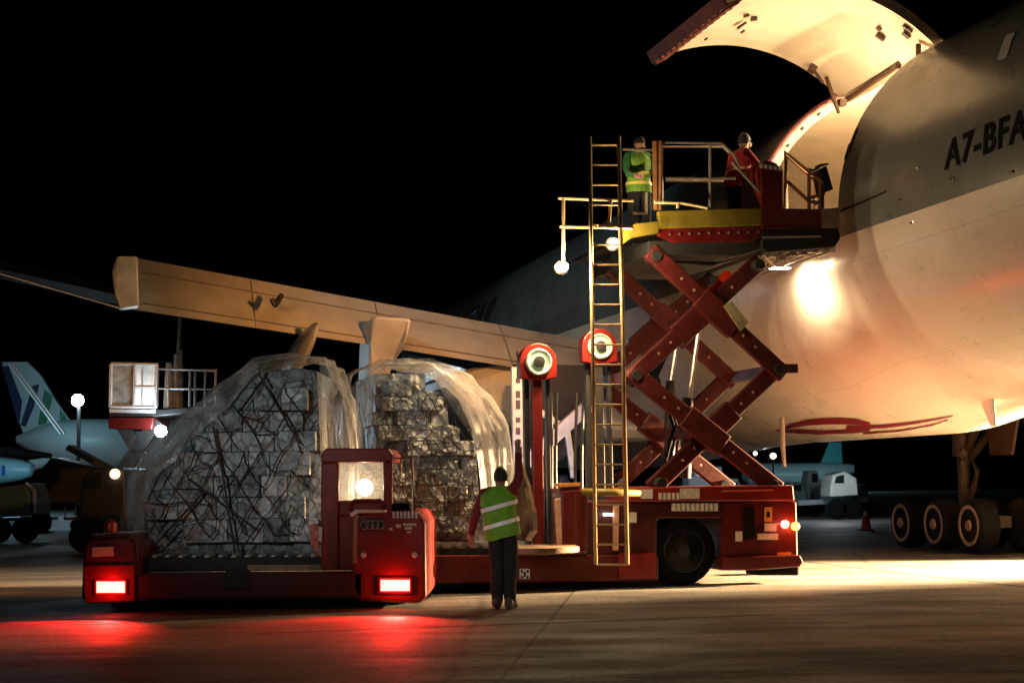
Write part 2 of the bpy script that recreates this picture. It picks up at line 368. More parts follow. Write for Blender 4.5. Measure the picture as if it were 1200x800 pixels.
tube(bm, [HC+FW*(DW-.25)+(LF*math.cos(1.1)+UP*math.sin(1.1))*(HR-.12), HC+FW*(1.2)+(LF*math.cos(1.1)+UP*math.sin(1.1))*(HR-.02)], .05)
tube(bm, [DP(1.1,.3,HR-.2), HC+FW*.3+(LF*math.cos(1.02)+UP*math.sin(1.02))*(HR-.2)], .045)
obj('door_actuator', bm, MATS['brown_fitting'], AIR)
bm = nb(); tube(bm, [HP(DW+.03, q, .01) for q in ph_door], .05, 8); obj('door_seal', bm, mat('maroon_seal',(.10,.02,.018),.5,0,.2,5), AIR, smooth=True)
# hinge fairing
bm = nb(); tube(bm, [HC+FW*(.05)+(LF*math.cos(PH+.02)+UP*math.sin(PH+.02))*(HR+.03), HC+FW*(DW-.05)+(LF*math.cos(PH+.02)+UP*math.sin(PH+.02))*(HR+.03)], .045); obj('door_hinge', bm, GREYM, AIR)
# ------- markings on the skin
def hull_hit(px, py, dr=.008):
    """where that pixel's ray first meets the near side of the fuselage (s, phi)"""
    r = ray(px,py); o = Vector((0,0,CH)); best = None
    t = 8.0; lo = None
    while t < 75:
        P = o+r*t; v = P-HC; s = v.dot(FW); x = v.dot(LF); z = v.z; q = math.atan2(z,x)
        H = HP(s,q,dr)-HC-FW*s; 
        if math.hypot(x,z) <= math.hypot(H.dot(LF),H.z): return s,q,P
        t += .02
    return None
MAR = mat('maroon_marking', (.15,.010,.016), .35, 0, .1, 3, 0, .2); MBLK = mat('black_marking', (.005,.005,.006), .8, 0, .1, 3)
def text_on_hull(txt, s0, phi0, h, mt, name, xs=1.0):
    cu = bpy.data.curves.new('t','FONT'); cu.body = txt; cu.size = 1.0; cu.space_character = 1.12; cu.offset = .03
    to = bpy.data.objects.new('t', cu); C.objects.link(to); bpy.context.view_layer.update()
    me = to.evaluated_get(bpy.context.evaluated_depsgraph_get()).to_mesh(); bm = nb(); bm.from_mesh(me); to.to_mesh_clear(); bpy.data.objects.remove(to)
    for it in range(2): bmesh.ops.subdivide_edges(bm, edges=[e for e in bm.edges if e.calc_length() > .12], cuts=2)
    bmesh.ops.triangulate(bm, faces=bm.faces)
    k = h/.72
    for v in bm.verts: v.co = HP(s0-v.co.x*k*xs, phi0+v.co.y*k/HR, .012)
    return obj(name, bm, mt, AIR)
MBLK.node_tree.nodes['Principled BSDF'].inputs['Specular IOR Level'].default_value = .08
a0 = hull_hit(1108,198); text_on_hull('A7-BFA', a0[0], a0[1], .39, MBLK, 'registration', 1.07)
text_on_hull('QATAR', 31.5, .14, 1.25, mat('dull_title',(.03,.012,.016),.4,0,.1,3), 'airline_title', 1.15)
def strip_on_hull(top, bot, name, mt, n_=28):
    """a band painted on the skin between two measured pixel polylines"""
    def samp(pl, t):
        x = pl[0][0]+(pl[-1][0]-pl[0][0])*t
        for (a,b_) in zip(pl, pl[1:]):
            if a[0] <= x <= b_[0]: return x, a[1]+(b_[1]-a[1])*(x-a[0])/(b_[0]-a[0])
        return pl[-1]
    bm = nb(); vs = []
    for i in range(n_+1):
        row = []
        for pl in (top,bot):
            h = hull_hit(*samp(pl,i/n_)); 
            if h is None: row = None; break
            row.append((h[0],h[1]))
        if row: vs.append(row)
    rows = [[bm.verts.new(HP(a[0]+(c[0]-a[0])*k/4, a[1]+(c[1]-a[1])*k/4, .012)) for k in range(5)] for a,c in vs]
    for a,b_ in zip(rows,rows[1:]):
        for k in range(4): bm.faces.new((a[k],b_[k],b_[k+1],a[k+1]))
    return obj(name, bm, mt, AIR)
strip_on_hull([(908,503),(925,495),(945,490),(970,488),(1000,489),(1018,494)], [(908,504),(925,500.5),(945,497),(970,496),(1000,496),(1018,497)], 'belly_marking', MAR)
strip_on_hull([(908,503.5),(935,501.5),(960,503.5),(1000,502),(1018,494)], [(908,504.5),(935,507),(960,508),(1000,507),(1018,504)], 'belly_marking', MAR)
strip_on_hull([(990,497.5),(1030,497),(1070,493.5),(1100,489.5),(1118,486.5)], [(990,503),(1030,501),(1070,496.5),(1100,491.5),(1118,487.5)], 'belly_marking', MAR)
strip_on_hull([(1010,506),(1050,503.5),(1090,497),(1112,491)], [(1010,508.5),(1050,505.5),(1090,498.5),(1112,492)], 'belly_marking', MAR)
strip_on_hull([(985,246),(1010,236),(1040,223)], [(985,249),(1010,238.5),(1040,225)], 'hull_line_marking', MATS['black_marking'], 10)  # thin dark line on the skin beside the door opening
strip_on_hull([(1169,70),(1179,42),(1190,38)], [(1169,71),(1180,68),(1186,48),(1190,40)], 'tail_logo_marking', mat('pale_marking',(.5,.5,.52),.4,0,.1,3), 8)
bm = nb()  # latch marks on the skin beside the opening
for (px,py) in ((998,168),(994,178),(1001,160)):
    h = hull_hit(px,py); q = h[1]
    box(bm, HP(h[0],q,.012), (.07,.02,.26), (FW, LF*math.cos(q)+UP*math.sin(q), -LF*math.sin(q)+UP*math.cos(q)))
obj('skin_handle', bm, DARK, AIR)
# small windows / probes that catch light
bm = nb()
for (px,py) in ((1075,197),(1116,210),(1055,235),(1186,206),(1070,266)):
    h = hull_hit(px,py); q = h[1]; box(bm, HP(h[0],q,.012), (.10,.02,.035), (FW, LF*math.cos(q)+UP*math.sin(q), -LF*math.sin(q)+UP*math.cos(q)))
obj('static_port', bm, mat('polished_metal',(.8,.8,.8),.15,1,.05,5), AIR, bevel=.01)
# blade antenna under the belly
h = hull_hit(1164,470); P = h[2]; bm = nb()
q = h[1]; base_ = HP(h[0],q,-.05)
pts = [base_+FW*.28, base_-FW*.12, base_-UP*.46-FW*.16-LF*0.0, base_-UP*.46-FW*.04]
prism(bm, pts, LF*.05); obj('blade_antenna', bm, WHITE, AIR, bevel=.012)
# drain mast further forward
bm = nb(); P0 = at(917,508,30.5); tube(bm, [P0+UP*.3, P0-UP*.3, P0-UP*.6-FW*.05], [.05,.045,.03]); obj('drain_mast', bm, mat('mast_brown',(.2,.13,.08),.5,0,.2,4), AIR)

# ------- wing with lowered flap
def WP(s, l, z): return Vector((HC.x,HC.y,0)) + FW*s + LF*l + UP*z
def wing_sec(l, s_te, z_te, chord, thick, inc):
    out = []
    prof = [(0,.0,.0),(.12,.018,-.006),(.3,.045,-.02),(.5,.065,-.038),(.7,.07,-.05),(.88,.052,-.045),(.97,.028,-.026),(1,.0,.0)]
    for x,t,_ in prof: out.append(WP(s_te+chord*x, l, z_te+inc*chord*x+t*chord*thick))
    for x,_,bt in prof[-2:0:-1]: out.append(WP(s_te+chord*x, l, z_te+inc*chord*x+bt*chord*thick*.7))
    return out
bm = nb()
secs = [wing_sec(2.6,13.0,4.15,11.5,1.1,.06), wing_sec(8.5,12.9,5.25,8.4,1.0,.08), wing_sec(13.3,12.4,5.8,6.2,.9,.10), wing_sec(13.6,11.6,5.42,6.6,.7,.10), wing_sec(22,9.2,6.9,4.2,.7,.10), wing_sec(30,6.8,8.5,2.0,.6,.10)]
rings = [[bm.verts.new(p) for p in s_] for s_ in secs]
for a,b_ in zip(rings,rings[1:]):
    k_ = len(a)
    for k in range(k_): bm.faces.new((a[k],a[(k+1)%k_],b_[(k+1)%k_],b_[k]))
bm.faces.new(rings[0][::-1]); bm.faces.new(rings[-1])
wing = obj('wing', bm, mat('wing_unlit_grey',(.02,.02,.021),.8,0,.15,1), AIR, smooth=True); MATS['wing_unlit_grey'].node_tree.nodes['Principled BSDF'].inputs['Specular IOR Level'].default_value = .05  # near-black base and low specular stand in for the wing lying unlit
bm = nb()  # flap: curved panel, drooped, its lower surface facing back
def flapP(l, t, side):
    f = (l-3.0)/10.5
    # l across span, t 0 top/front edge .. 1 trailing edge
    zt = 4.62+.172*(l-3.0); zb = 3.62+.15*(l-3.0) if l < 8.5 else 4.445+.755*(l-8.5)/4.9*.93
    z = zt+(zb-zt)*t; s = 13.0-1.35*t-.0*t*t + .28*math.sin(PI*t)*(1 if side else -.2)
    return WP(s+ (.12*side if 0<t<1 else 0), l, z)
nl, ntt = 24, 9
for side in (0,1): grid(bm, lambda i,j: flapP(2.95+10.45*i/nl, j/(ntt-1), side), nl+1, ntt)
bmesh.ops.remove_doubles(bm, verts=bm.verts, dist=.002)
flap = obj('flap', bm, FLAPM, wing, smooth=True)
bm = nb(); prism(bm, [at(161,300,33.4),at(163,358,33.6),at(140,361,33.6),at(134,345,33.6),at(131,318,33.5),at(137,300,33.4)], FW*.5)
obj('flap_end_plate', bm, mat('pale_end_plate',(.70,.60,.48),.35,0,.25,2.5,.2), wing, bevel=.03)
bm = nb()
for t in (.28,.86): tube(bm, [flapP(3.2,t,0)-FW*.03, flapP(8,t,0)-FW*.03, flapP(13.2,t,0)-FW*.03], .018, 6)
for l_ in (5.4, 8.2, 10.9): tube(bm, [flapP(l_,.02,0)-FW*.01, flapP(l_,.5,0)-FW*.04, flapP(l_,.98,0)-FW*.01], .012, 6)
obj('flap_seam', bm, mat('seam_grey',(.12,.10,.08),.6,0,.2,6), wing)
def canoe(c, dirv, ln, r, flat=.6):
    bm = nb(); dirv = dirv.normalized(); x,y = frame_of(dirv); rings = []
    for i in range(14):
        t = i/13; rr = r*math.sin(PI*min(1,.06+t*.94))**.6*(1-.25*t); p_ = c+dirv*ln*(t-.5)
        rings.append([bm.verts.new(p_+x*math.cos(2*PI*k/14)*rr*flat+y*math.sin(2*PI*k/14)*rr) for k in range(14)])
    for a,b_ in zip(rings,rings[1:]):
        for k in range(14): bm.faces.new((a[k],a[(k+1)%14],b_[(k+1)%14],b_[k]))
    bm.faces.new(rings[0][::-1]); bm.faces.new(rings[-1]); return bm
ca = (at(340,432,36.0)+at(381,368,33.2))/2; obj('flap_track_fairing', canoe(at(352,412,35.2), (at(381,368,33.2)-at(338,436,36.6)), 3.6, .34), FLAPM, wing, smooth=True)
bm = nb(); q1 = [at(437,370,34.2),at(484,372,33.8),at(474,408,34.2),at(462,425,35.0),at(456,445,35.6),at(432,445,35.6),at(434,400,34.9)]
prism(bm, q1, FW*1.6); obj('flap_track_fairing', bm, mat('fairing_grey',(.50,.47,.43),.4,0,.15,1.5,.05), wing, bevel=.08)
bm = nb(); tube(bm, [at(322,358,34.0),at(330,346,34.2)], .06); tube(bm, [at(322,358,34.0),at(318,350,34.0)], .05); obj('flap_actuator', bm, DARK, wing)
bm = nb(); tube(bm, [flapP(13.5,1,0)+LF*.1, WP(11.0,16,5.78), WP(10.1,19,6.32)], .022, 6); obj('trailing_edge_glint', bm, mat('polished_metal',(.8,.8,.8),.15,1), wing)  # bright strip stands in for light along the trailing edge
# root fairing box below the flap near the body
bm = nb(); lp = [WP(12.6,2.2,4.5),WP(12.6,5.0,4.3),WP(12.6,6.6,3.9),WP(12.6,6.3,3.2),WP(12.6,4.4,2.4),WP(12.6,1.8,2.4)]
prism(bm, lp, FW*7); obj('wing_root_fairing', bm, FLAPM, AIR, bevel=.25)
# ------- main landing gear
GP = WP(16.5,3.6,0)
gear = obj('gear_strut', (lambda b_: (tube(b_, [GP+UP*4.2, GP+UP*2.2], .24, 14), tube(b_, [GP+UP*2.3, GP+UP*.75], .15, 12), b_)[-1])(nb()), mat('gear_white',(.62,.62,.66),.35,.1,.2,5), AIR, smooth=True)
bm = nb(); tube(bm, [GP+UP*1.6-FW*.1, at(688,470,36.6)], .11, 10); tube(bm, [GP+UP*1.3, GP+UP*2.6-FW*1.6], .09, 10); tube(bm,[GP+UP*2.9-LF*.1,GP+UP*3.3-LF*1.8],.09,10)
obj('gear_brace', bm, MATS['gear_white'], gear, smooth=True)
bm = nb(); box(bm, GP+UP*.68, (.3,3.2,.28), LAX); obj('bogie_beam', bm, MATS['gear_white'], gear, bevel=.04)
for k in (-1,0,1):
    for j in (-1,1):
        bm = nb(); wheel_mesh(bm, GP+FW*1.47*k+LF*.62*j+UP*.66, -LF, .66, .5); wh = obj('wheel', bm, BLK, AIR, smooth=True)
        bm = nb(); rim_mesh(bm, GP+FW*1.47*k+LF*.62*j+UP*.66, -LF*j, .66, .5); obj('wheel_rim', bm, MATS['gear_white'], wh)
bm = nb(); prism(bm, [at(604,426,33.2),at(694,428,33.2),at(700,505,33.2),at(640,552,33.2),at(604,560,33.2)], FW*.2); obj('wheel_well_shade', bm, mat('well_shade_black',(.01,.01,.012),.7,0,.3,3), AIR)  # black sheet standing in for the darkness of the wheel well
bm = nb(); beam(bm, at(612,545,32.9), at(690,474,32.9), .26,.2,FW); beam(bm, at(626,478,32.95), at(660,500,32.95), .12,.1,FW); beam(bm, at(664,500,32.95), at(672,560,32.95), .12,.1,FW); obj('gear_side_brace', bm, MATS['gear_white'], AIR, bevel=.02)
bm = nb(); pd = [at(600,430,33.0),at(613,430,33.0),at(614,596,33.0),at(603,596,33.0)]; prism(bm, pd, FW*.12); gd = obj('gear_door', bm, mat('gear_door_white',(.58,.58,.68),.35,0,.15,4), AIR)
bm = nb()
for k,zz in enumerate((446,462,474,492,505,520,538,556,572)):
    box(bm, at(607,zz,32.97), (.09,.03,.10+.04*(k%3)), None)
obj('gear_door_stencil', bm, mat('blue_dark',(.03,.03,.10),.5,0,.2,5), gd)

# ------------------------------------------------------------------ cargo loader
LD = thing('cargo_loader', 'red scissor lift cargo loader with raised bridge docked to the open freighter door', 'cargo loader', L(4,1.6,0))
def lpoly(bm, pts, w, depth):  # polygon measured on the plane w, thick along depth
    prism(bm, [LP(px,py,w) for px,py in pts], FW*depth)
def part(name, bm, m_, parent=None, **k): return obj(name, bm, m_, parent or LD, **k)
# chassis
bm = nb(); u1,_,z1 = Lp(936,569,0); u2,_,_ = Lp(655,570,0)
lpoly(bm, [(738,571),(930,568),(932,587),(738,588)], 0, 3.2); ch = part('chassis', bm, RED_B, bevel=.025)
bm = nb(); lpoly(bm, [(846,588),(934,587),(936,655),(880,661),(846,661)], .04, 3.0); part('front_module', bm, RED, ch, bevel=.03)
bm = nb(); lpoly(bm, [(738,588.5),(848,588.5),(846,607),(770,607),(770,650),(738,650)], .05, 3.0); part('side_panel', bm, DRED, ch, bevel=.02)
bm = nb(); lpoly(bm, [(655,586),(738,586),(738,655),(655,655)], .10, 2.9); part('side_locker', bm, DRED, ch, bevel=.03)
bm = nb(); lpoly(bm, [(846,653),(938,650),(942,658),(938,664),(880,668),(846,668)], -.05, 3.2); part('bumper', bm, RED, ch, bevel=.02)
bm = nb(); lpoly(bm, [(490,650),(772,650),(772,680),(490,684)], .0, 2.6); low = part('low_frame', bm, RED, bevel=.02)
bm = nb(); lpoly(bm, [(726,648),(769,648),(769,678),(726,678)], -.06, .05); part('fender', bm, RED_B, low, bevel=.01)
bm = nb(); lpoly(bm, [(500,640),(690,639),(690,650),(500,651)], .05, 2.7); dk = part('main_deck', bm, DARK, bevel=.01)
bm = nb(); 
for k in range(12): lpoly(bm, [(504+15.5*k,638.5),(513+15.5*k,638.4),(513+15.5*k,642),(504+15.5*k,642)], .02, 2.7)
part('deck_roller', bm, STEEL, dk)
bm = nb(); c_ = LP(632,643,-.1); lathe(bm, c_-UP*.06, UP, [(0,.5),(.02,.56),(.09,.56),(.11,.5)], 28); part('turntable_plate', bm, TAN, dk, smooth=True)
bm = nb(); lpoly(bm, [(888,661),(937,661),(937,674),(888,674)], .1, .5); lpoly(bm, [(888,664),(937,664),(937,671),(888,671)], 2.2, .5); part('stabiliser_foot', bm, BLK, ch, bevel=.03)
for w in (.12, 2.55):
    u,_,z = Lp(802,655,w); bm = nb(); c_ = L(u,w+.2,.5); wheel_mesh(bm, c_, FW, .5, .4); wh = part('wheel', bm, BLK, None, smooth=True)
    bm = nb(); rim_mesh(bm, c_, FW, .5, .4); obj('wheel_rim', bm, DARK, wh, smooth=True)
for px in (560,700):
    u,_,z = Lp(px,680,.3); bm = nb(); c_ = L(u,.5,.22); wheel_mesh(bm, c_, FW, .22, .25); part('roller_wheel', bm, BLK, None, smooth=True)
# labels and placards
bm = nb()
for (x0,y0,x1,y1) in ((751,573,765,584),(797,572,820,584),(862,622,870,634),(896,613,910,622),(888,625,912,632),(736,600,746,612)):
    lpoly(bm, [(x0,y0),(x1,y0),(x1,y1),(x0,y1)], -.012 if y0 < 620 or x0 > 850 else .02, .008)
for k in range(5): x=772+5.2*k; lpoly(bm, [(x,577),(x+3.4,577),(x+3.4,585),(x,585)], -.012,.008)
for k in range(10): x=788+5.5*k; lpoly(bm, [(x,589.5),(x+3.9,589.5),(x+3.9,598.5),(x,598.5)], -.004 if x<846 else -.0,.05)
for k in range(3): x=888+8*k; 
part('placard', bm, LABEL, ch)
bm = nb(); lpoly(bm, [(896,594),(905,594),(905,611),(896,611)], .02, .015); part('warning_plate', bm, mat('yellow_sign',(.6,.34,.03),.5,0,.2,20), ch)
bm = nb(); lpoly(bm, [(899,599),(902,599),(902,606),(899,606)], .012, .006); part('warning_symbol', bm, MBLK, ch)
bm = nb(); lpoly(bm, [(872,596),(884,594),(885,630),(872,632)], .02, .02); part('vent_grille', bm, BLK, ch)
bm = nb(); lpoly(bm, [(846,574),(906,572.5),(906,575),(846,576.5)], -.01, .008); part('reflector_strip', bm, mat('orange_strip',(.6,.12,.04),.4,0,.1,5), ch)
bm = nb(); lpoly(bm, [(911,647),(927,646.5),(927,649.5),(911,650)], .02, .01); part('amber_reflector', bm, mat('amber',(.8,.35,.08),.3,0,.1,5), ch)
# rear lamps of the chassis front
for (px,py,cn,cc,s_,pw) in ((921,614,'pink_red_lamp',(1,.12,.10),9,2),(933.5,616.5,'orange_red_lamp',(1,.20,.03),12,5)):
    bm = nb(); c_ = LP(px,py,-.04); lathe(bm, c_+FW*.06, -FW, [(0,.06),(.04,.06),(.06,.045),(.07,.01)], 16); part('marker_lamp', bm, emis(cn,cc,s_), ch, smooth=True)
    lamp('marker_lamp_source','POINT', c_-FW*.15, pw, cc, .05)
ARMR = mat('scissor_red',(.07,.005,.004),.5,0,.35,4,.1,0,.8)
# scissor arms : near pair at w=.35, far pair 2.0 further
NE = dict(tl=(764,302), tr=(884,312), le=(741,441), re=(907,434), bl=(770,566), br=(900,568))
arms = {k: Lp(px,py,.3)[::2] for k,(px,py) in NE.items()}
for w in (.3, 2.25):
    bm = nb()
    def arm(a, b_, off):
        A0, B0 = L(arms[a][0],w+off,arms[a][1]), L(arms[b_][0],w+off,arms[b_][1]); e_ = (B0-A0).normalized()*.12; beam(bm, A0-e_, B0+e_, .25, .12, FW)
        c0 = (A0+B0)/2; e2 = e_*3; beam(bm, c0-e2, c0+e2, .34, .15, FW)
    def arm_part(a, b_, off, nm, mt):
        global bm
        bm = nb(); arm(a,b_,off); o = part(nm, bm, mt, None, bevel=.02)
        A0, B0 = L(arms[a][0],w+off,arms[a][1]), L(arms[b_][0],w+off,arms[b_][1]); d = (B0-A0)
        b2 = nb()
        for k in range(2,9):
            if 4<=k<=5: continue
            lathe(b2, A0+d*(k/10)-FW*.066, -FW, [(0,.022),(.006,.022),(.008,.015)], 8)
        obj('lightening_hole', b2, mat('pale_rust',(.34,.20,.15),.6,0,.3,9), o)
        return o
    arm_part('tr','le',0,'scissor_arm',DRED); arm_part('tl','re',-.16,'scissor_arm',ARMR)
    arm_part('re','bl',0,'scissor_arm',DRED); arm_part('le','br',-.16,'scissor_arm',ARMR)
    for k in arms:
        bm = nb(); lathe(bm, L(arms[k][0],w-.24,arms[k][1]), FW, [(0,.05),(.0,.075),(.02,.085),(.36,.085),(.38,.05)], 10)
        part('pivot_hub', bm, DARK, None, smooth=True)
bm = nb()
for k in ('le','re'): beam(bm, L(arms[k][0],.2,arms[k][1]), L(arms[k][0],2.5,arms[k][1]), .16,.16,UP)
beam(bm, L(arms['re'][0]-.05,.18,arms['re'][1]+.02), L(arms['re'][0]-.3,.18,arms['re'][1]+.02), .13,.13,UP)
m1 = (L(arms['tl'][0],0,arms['tl'][1])+L(arms['re'][0],0,arms['re'][1]))/2; m2 = (L(arms['le'][0],0,arms['le'][1])+L(arms['br'][0],0,arms['br'][1]))/2
for mm_ in (m1,m2): tube(bm, [mm_+FW*.2, mm_+FW*2.4], .11, 12)
part('cross_tube', bm, DRED)
bm = nb(); tube(bm, [LP(820,378,.9), LP(807,470,.9)], .032, 8); tube(bm, [LP(793,405,1.6), LP(786,450,1.6)], .032, 8); part('hydraulic_rod', bm, STEEL, smooth=True)
bm = nb(); tube(bm, [LP(806,466,.9), LP(803,560,.9)], .085, 12); tube(bm, [LP(786,446,1.6), LP(784,560,1.6)], .085, 12); part('hydraulic_cylinder', bm, DARK, smooth=True)
bm = nb()
for k in range(4):
    w = .8+.45*k; tube(bm, [LP(775+6*k,560,w), LP(790+4*k,500,w), LP(770-3*k,440,w), LP(800,380,w), LP(820,330,w)], .025, 6)
part('hydraulic_hose', bm, BLK, smooth=True)
bm = nb(); lpoly(bm, [(848,358),(858,353),(877,378),(868,388)], .04, .02); part('arm_placard', bm, mat('worn_plate',(.33,.28,.15),.6,0,.3,12), None)
bm = nb(); lpoly(bm, [(827,346),(850,317),(857,318),(857,326),(835,349)], .5, .1); part('red_lit_bracket', bm, mat('vivid_red',(.75,.04,.015),.4,0,.1,5), None)
# bridge platform
bm = nb(); lpoly(bm, [(772,247),(893,244),(893,264),(772,268)], .0, .12); sb = part('side_beam', bm, OLIVE, bevel=.015)
bm = nb(); lpoly(bm, [(728,271),(745,262),(772,259),(772,273),(740,279),(728,288)], .0, .1); part('beam_extension', bm, OLIVE, sb, bevel=.01)
bm = nb(); lpoly(bm, [(772,268),(893,265),(893,278),(880,283),(790,284),(772,276)], .03, .1); bt = part('lower_beam', bm, RED, bevel=.01)
bm = nb()
for k in range(10):
    c_ = LP(785+11.5*k, 274.5-.3*k, .025); lathe(bm, c_, -FW, [(0,.018),(.010,.016),(.012,.008)], 8)
part('rivet', bm, GREYM, bt)
bm = nb(); lpoly(bm, [(742,284),(893,279),(893,292),(866,303),(835,312),(790,308),(745,300)], .75, 1.2); lpoly(bm, [(760,282),(893,279),(893,292),(860,300),(760,298)], .1, 2.9); part('bridge_underframe', bm, mat('bridge_black',(.006,.006,.006),.8,0,.2,4), bevel=.02)  # underframe in an even near-black
bm = nb(); lpoly(bm, [(735,273),(893,268),(893,272),(735,277)], .14, 2.9); part('bridge_floor', bm, mat('tread_plate',(.015,.014,.013),.5,.4,.2,6,.2), None)
bm = nb(); lpoly(bm, [(772,247),(893,244),(893,264),(772,268)], 3.05, .12); part('side_beam', bm, OLIVE, bevel=.015)
bm = nb(); lpoly(bm, [(893,268),(983,267),(985,280),(978,290),(900,296),(893,290)], .02, 3.0); part('bridge_nose', bm, MATS['bridge_black'], bevel=.02)
bm = nb(); lpoly(bm, [(893,277),(962,276),(962,278),(893,279.5)], -.0, .02); part('nose_strip', bm, STEEL, None)
bm = nb()
for k in range(7): lathe(bm, LP(898+13*k,292,.1), FW, [(0,.05),(2.8,.05)], 10)
part('nose_roller', bm, STEEL, smooth=True)
bm = nb(); lpoly(bm, [(956,245),(983,243),(984,281),(958,281)], .35, .04); part('docking_pad', bm, mat('pale_pad',(.66,.60,.48),.5,0,.25,5,.1), None, bevel=.01)
# operator console
bm = nb(); lpoly(bm, [(892,200),(897,187),(908,190),(918,199),(918,268),(893,268)], .0, .8); co = part('operator_console', bm, RED, bevel=.02)
bm = nb(); lpoly(bm, [(918,244),(963,245),(963,268),(918,268)], .0, .1); lpoly(bm, [(893,262),(963,262),(963,268),(893,268)], .0, 1.0); part('console_side_panel', bm, RED, None, bevel=.015)
bm = nb()
for k in range(5): x=887+5.6*k+1; lpoly(bm, [(x+2,192+.8*k),(x+5.6,192.6+.8*k),(x+5.6,197+.8*k),(x+2,196.4+.8*k)], -.01,.008)
part('console_marking', bm, LABEL, co)
bm = nb(); lpoly(bm, [(962,198),(969,194),(977,222),(967,225)], .2, .35); cp = part('control_panel', bm, DARK, bevel=.02)
bm = nb(); lpoly(bm, [(961,192),(971,191),(971,193),(961,194)], .2,.2); part('panel_hood', bm, DARK, cp)
bm = nb()
for a,b_ in (((963,205),(946,208)),((965,222),(950,232)),((960,196),(947,198)),((967,224),(955,240))): tube(bm, [LP(*a,.3), LP((a[0]+b_[0])/2,(a[1]+b_[1])/2+3,.3), LP(*b_,.3)], .02, 6)
part('cable_loom', bm, OLIVE, cp, smooth=True)
def rails(name, segs, w, r, m_, parent=None):
    bm = nb()
    for pl in segs: tube(bm, [LP(x,y,w) for x,y in pl], r, 7)
    return part(name, bm, m_, parent, smooth=True)
BRN = mat('brown_rail',(.20,.09,.035),.5,.2,.3,8)
rails('front_railing', [[(920,245),(920,178),(964,214),(964,245)],[(922,212),(948,236),(963,238)],[(948,245),(948,203)],[(961,245),(961,214)],[(948,232),(962,228)]], .05, .028, BRN)
rails('front_railing', [[(922,248),(922,184),(955,212),(955,248)]], 2.7, .028, BRN)
rails('side_railing', [[(776,240),(776,167),(846,168),(860,181),(866,195)],[(832,244),(832,168)],[(780,209),(862,209)],[(858,190),(893,228),(893,244)]], .06, .022, GREYM)
rails('side_railing', [[(776,240),(776,172),(846,172),(870,195),(870,244)],[(832,244),(832,172)],[(780,212),(870,212)]], 2.9, .022, GREYM)
rails('gate_post', [[(769,246),(768,166)],[(773,246),(774,166),(779,166)]], .06, .045, BRN)
rails('toe_rail', [[(767,237),(800,238),(826,243),(829,244)],[(794,238),(794,244)]], -.05, .022, mat('cream_rail',(.7,.58,.30),.4,0,.1,4))
rails('catwalk_railing', [[(654,232),(742,235)],[(656,265.5),(742,267)],[(660,232),(660,308)],[(716,233),(713,266)]], -.55, .024, YEL)
rails('catwalk_railing', [[(742,250),(758,250)],[(757,226),(757,250)],[(730,175),(768,176)]], .8, .02, GREYM)
LAMPE = emis('work_lamp', (1,.86,.62), 60)
for (px,py,w,pw) in ((660.5,312.5,-.55,260),(720,285,-.3,110)):
    bm = nb(); c_ = LP(px,py,w); bmesh.ops.create_icosphere(bm, subdivisions=3, radius=.065, matrix=Matrix.Translation(c_)); wl = part('work_lamp', bm, LAMPE, None, smooth=True)
    bm = nb(); lathe(bm, c_+FW*.02+LF*0, FW, [(.06,.1),(.12,.1),(.14,.03)], 14); obj('lamp_housing', bm, DARK, wl, smooth=True)
    lamp('work_lamp_source', 'POINT', c_-FW*.14+UP*.02, pw, (1,.72,.40), .08)
lamp('work_lamp_beam','SPOT', LP(660.5,312.5,-.55)-FW*.02+LF*.16, 10500, (1,.42,.11), .15, WP(12.5,7.8,4.8), 48, 1.0)
lamp('work_lamp_beam','SPOT', LP(720,285,-.3)+LF*.16-UP*.1, 1300, (1,.66,.34), .15, L(4.5,1.5,1.0), 90, .8)
# lamp under the bridge that floods the belly
c_ = LP(914,309,1.95); bm = nb(); box(bm, c_, (.35,.2,.14), LAX); fl_ = part('flood_housing', bm, DARK, None, bevel=.02)
bm = nb(); box(bm, c_-UP*.075, (.3,.16,.012), LAX); obj('flood_lens', bm, emis('flood_lens',(1,.82,.55),40), fl_)
lamp('bridge_flood', 'SPOT', c_-UP*.14-LF*.15, 400, HALO, .1, c_-UP*2-LF*1.6, 172, 1.0)
bm = nb()
for (x,y) in ((905,298),(915,302),(928,297),(940,296),(951,293),(960,291)): box(bm, LP(x,y,.25), (.1,.14,.08), LAX)
for (a,b_) in (((900,300),(925,305)),((925,296),(955,300)),((893,298),(905,310))): tube(bm, [LP(*a,.3),LP(*b_,.5)], .03, 6)
part('nose_linkage', bm, GREYM, None)
# tall ladder
ld = part('ladder', (lambda b_: (tube(b_, [LP(691,160,-.62),LP(698,661,-.62)], .027, 8), b_)[-1])(nb()), YEL, smooth=True)
bm = nb(); tube(bm, [LP(725,160,-.62),LP(735,661,-.62)], .031, 8); obj('ladder_rail', bm, YEL, ld, smooth=True)
for k in range(22):
    y = 170+ (661-170)*k/21; f = (y-160)/501
    bm = nb(); tube(bm, [LP(691+7*f,y,-.62),LP(725+10*f,y,-.62)], .016, 6); obj('rung', bm, YEL, ld)
bm = nb(); box(bm, LP(720,266,-.62), (.5,.12,.04), LAX); obj('ladder_bracket', bm, YEL, ld)
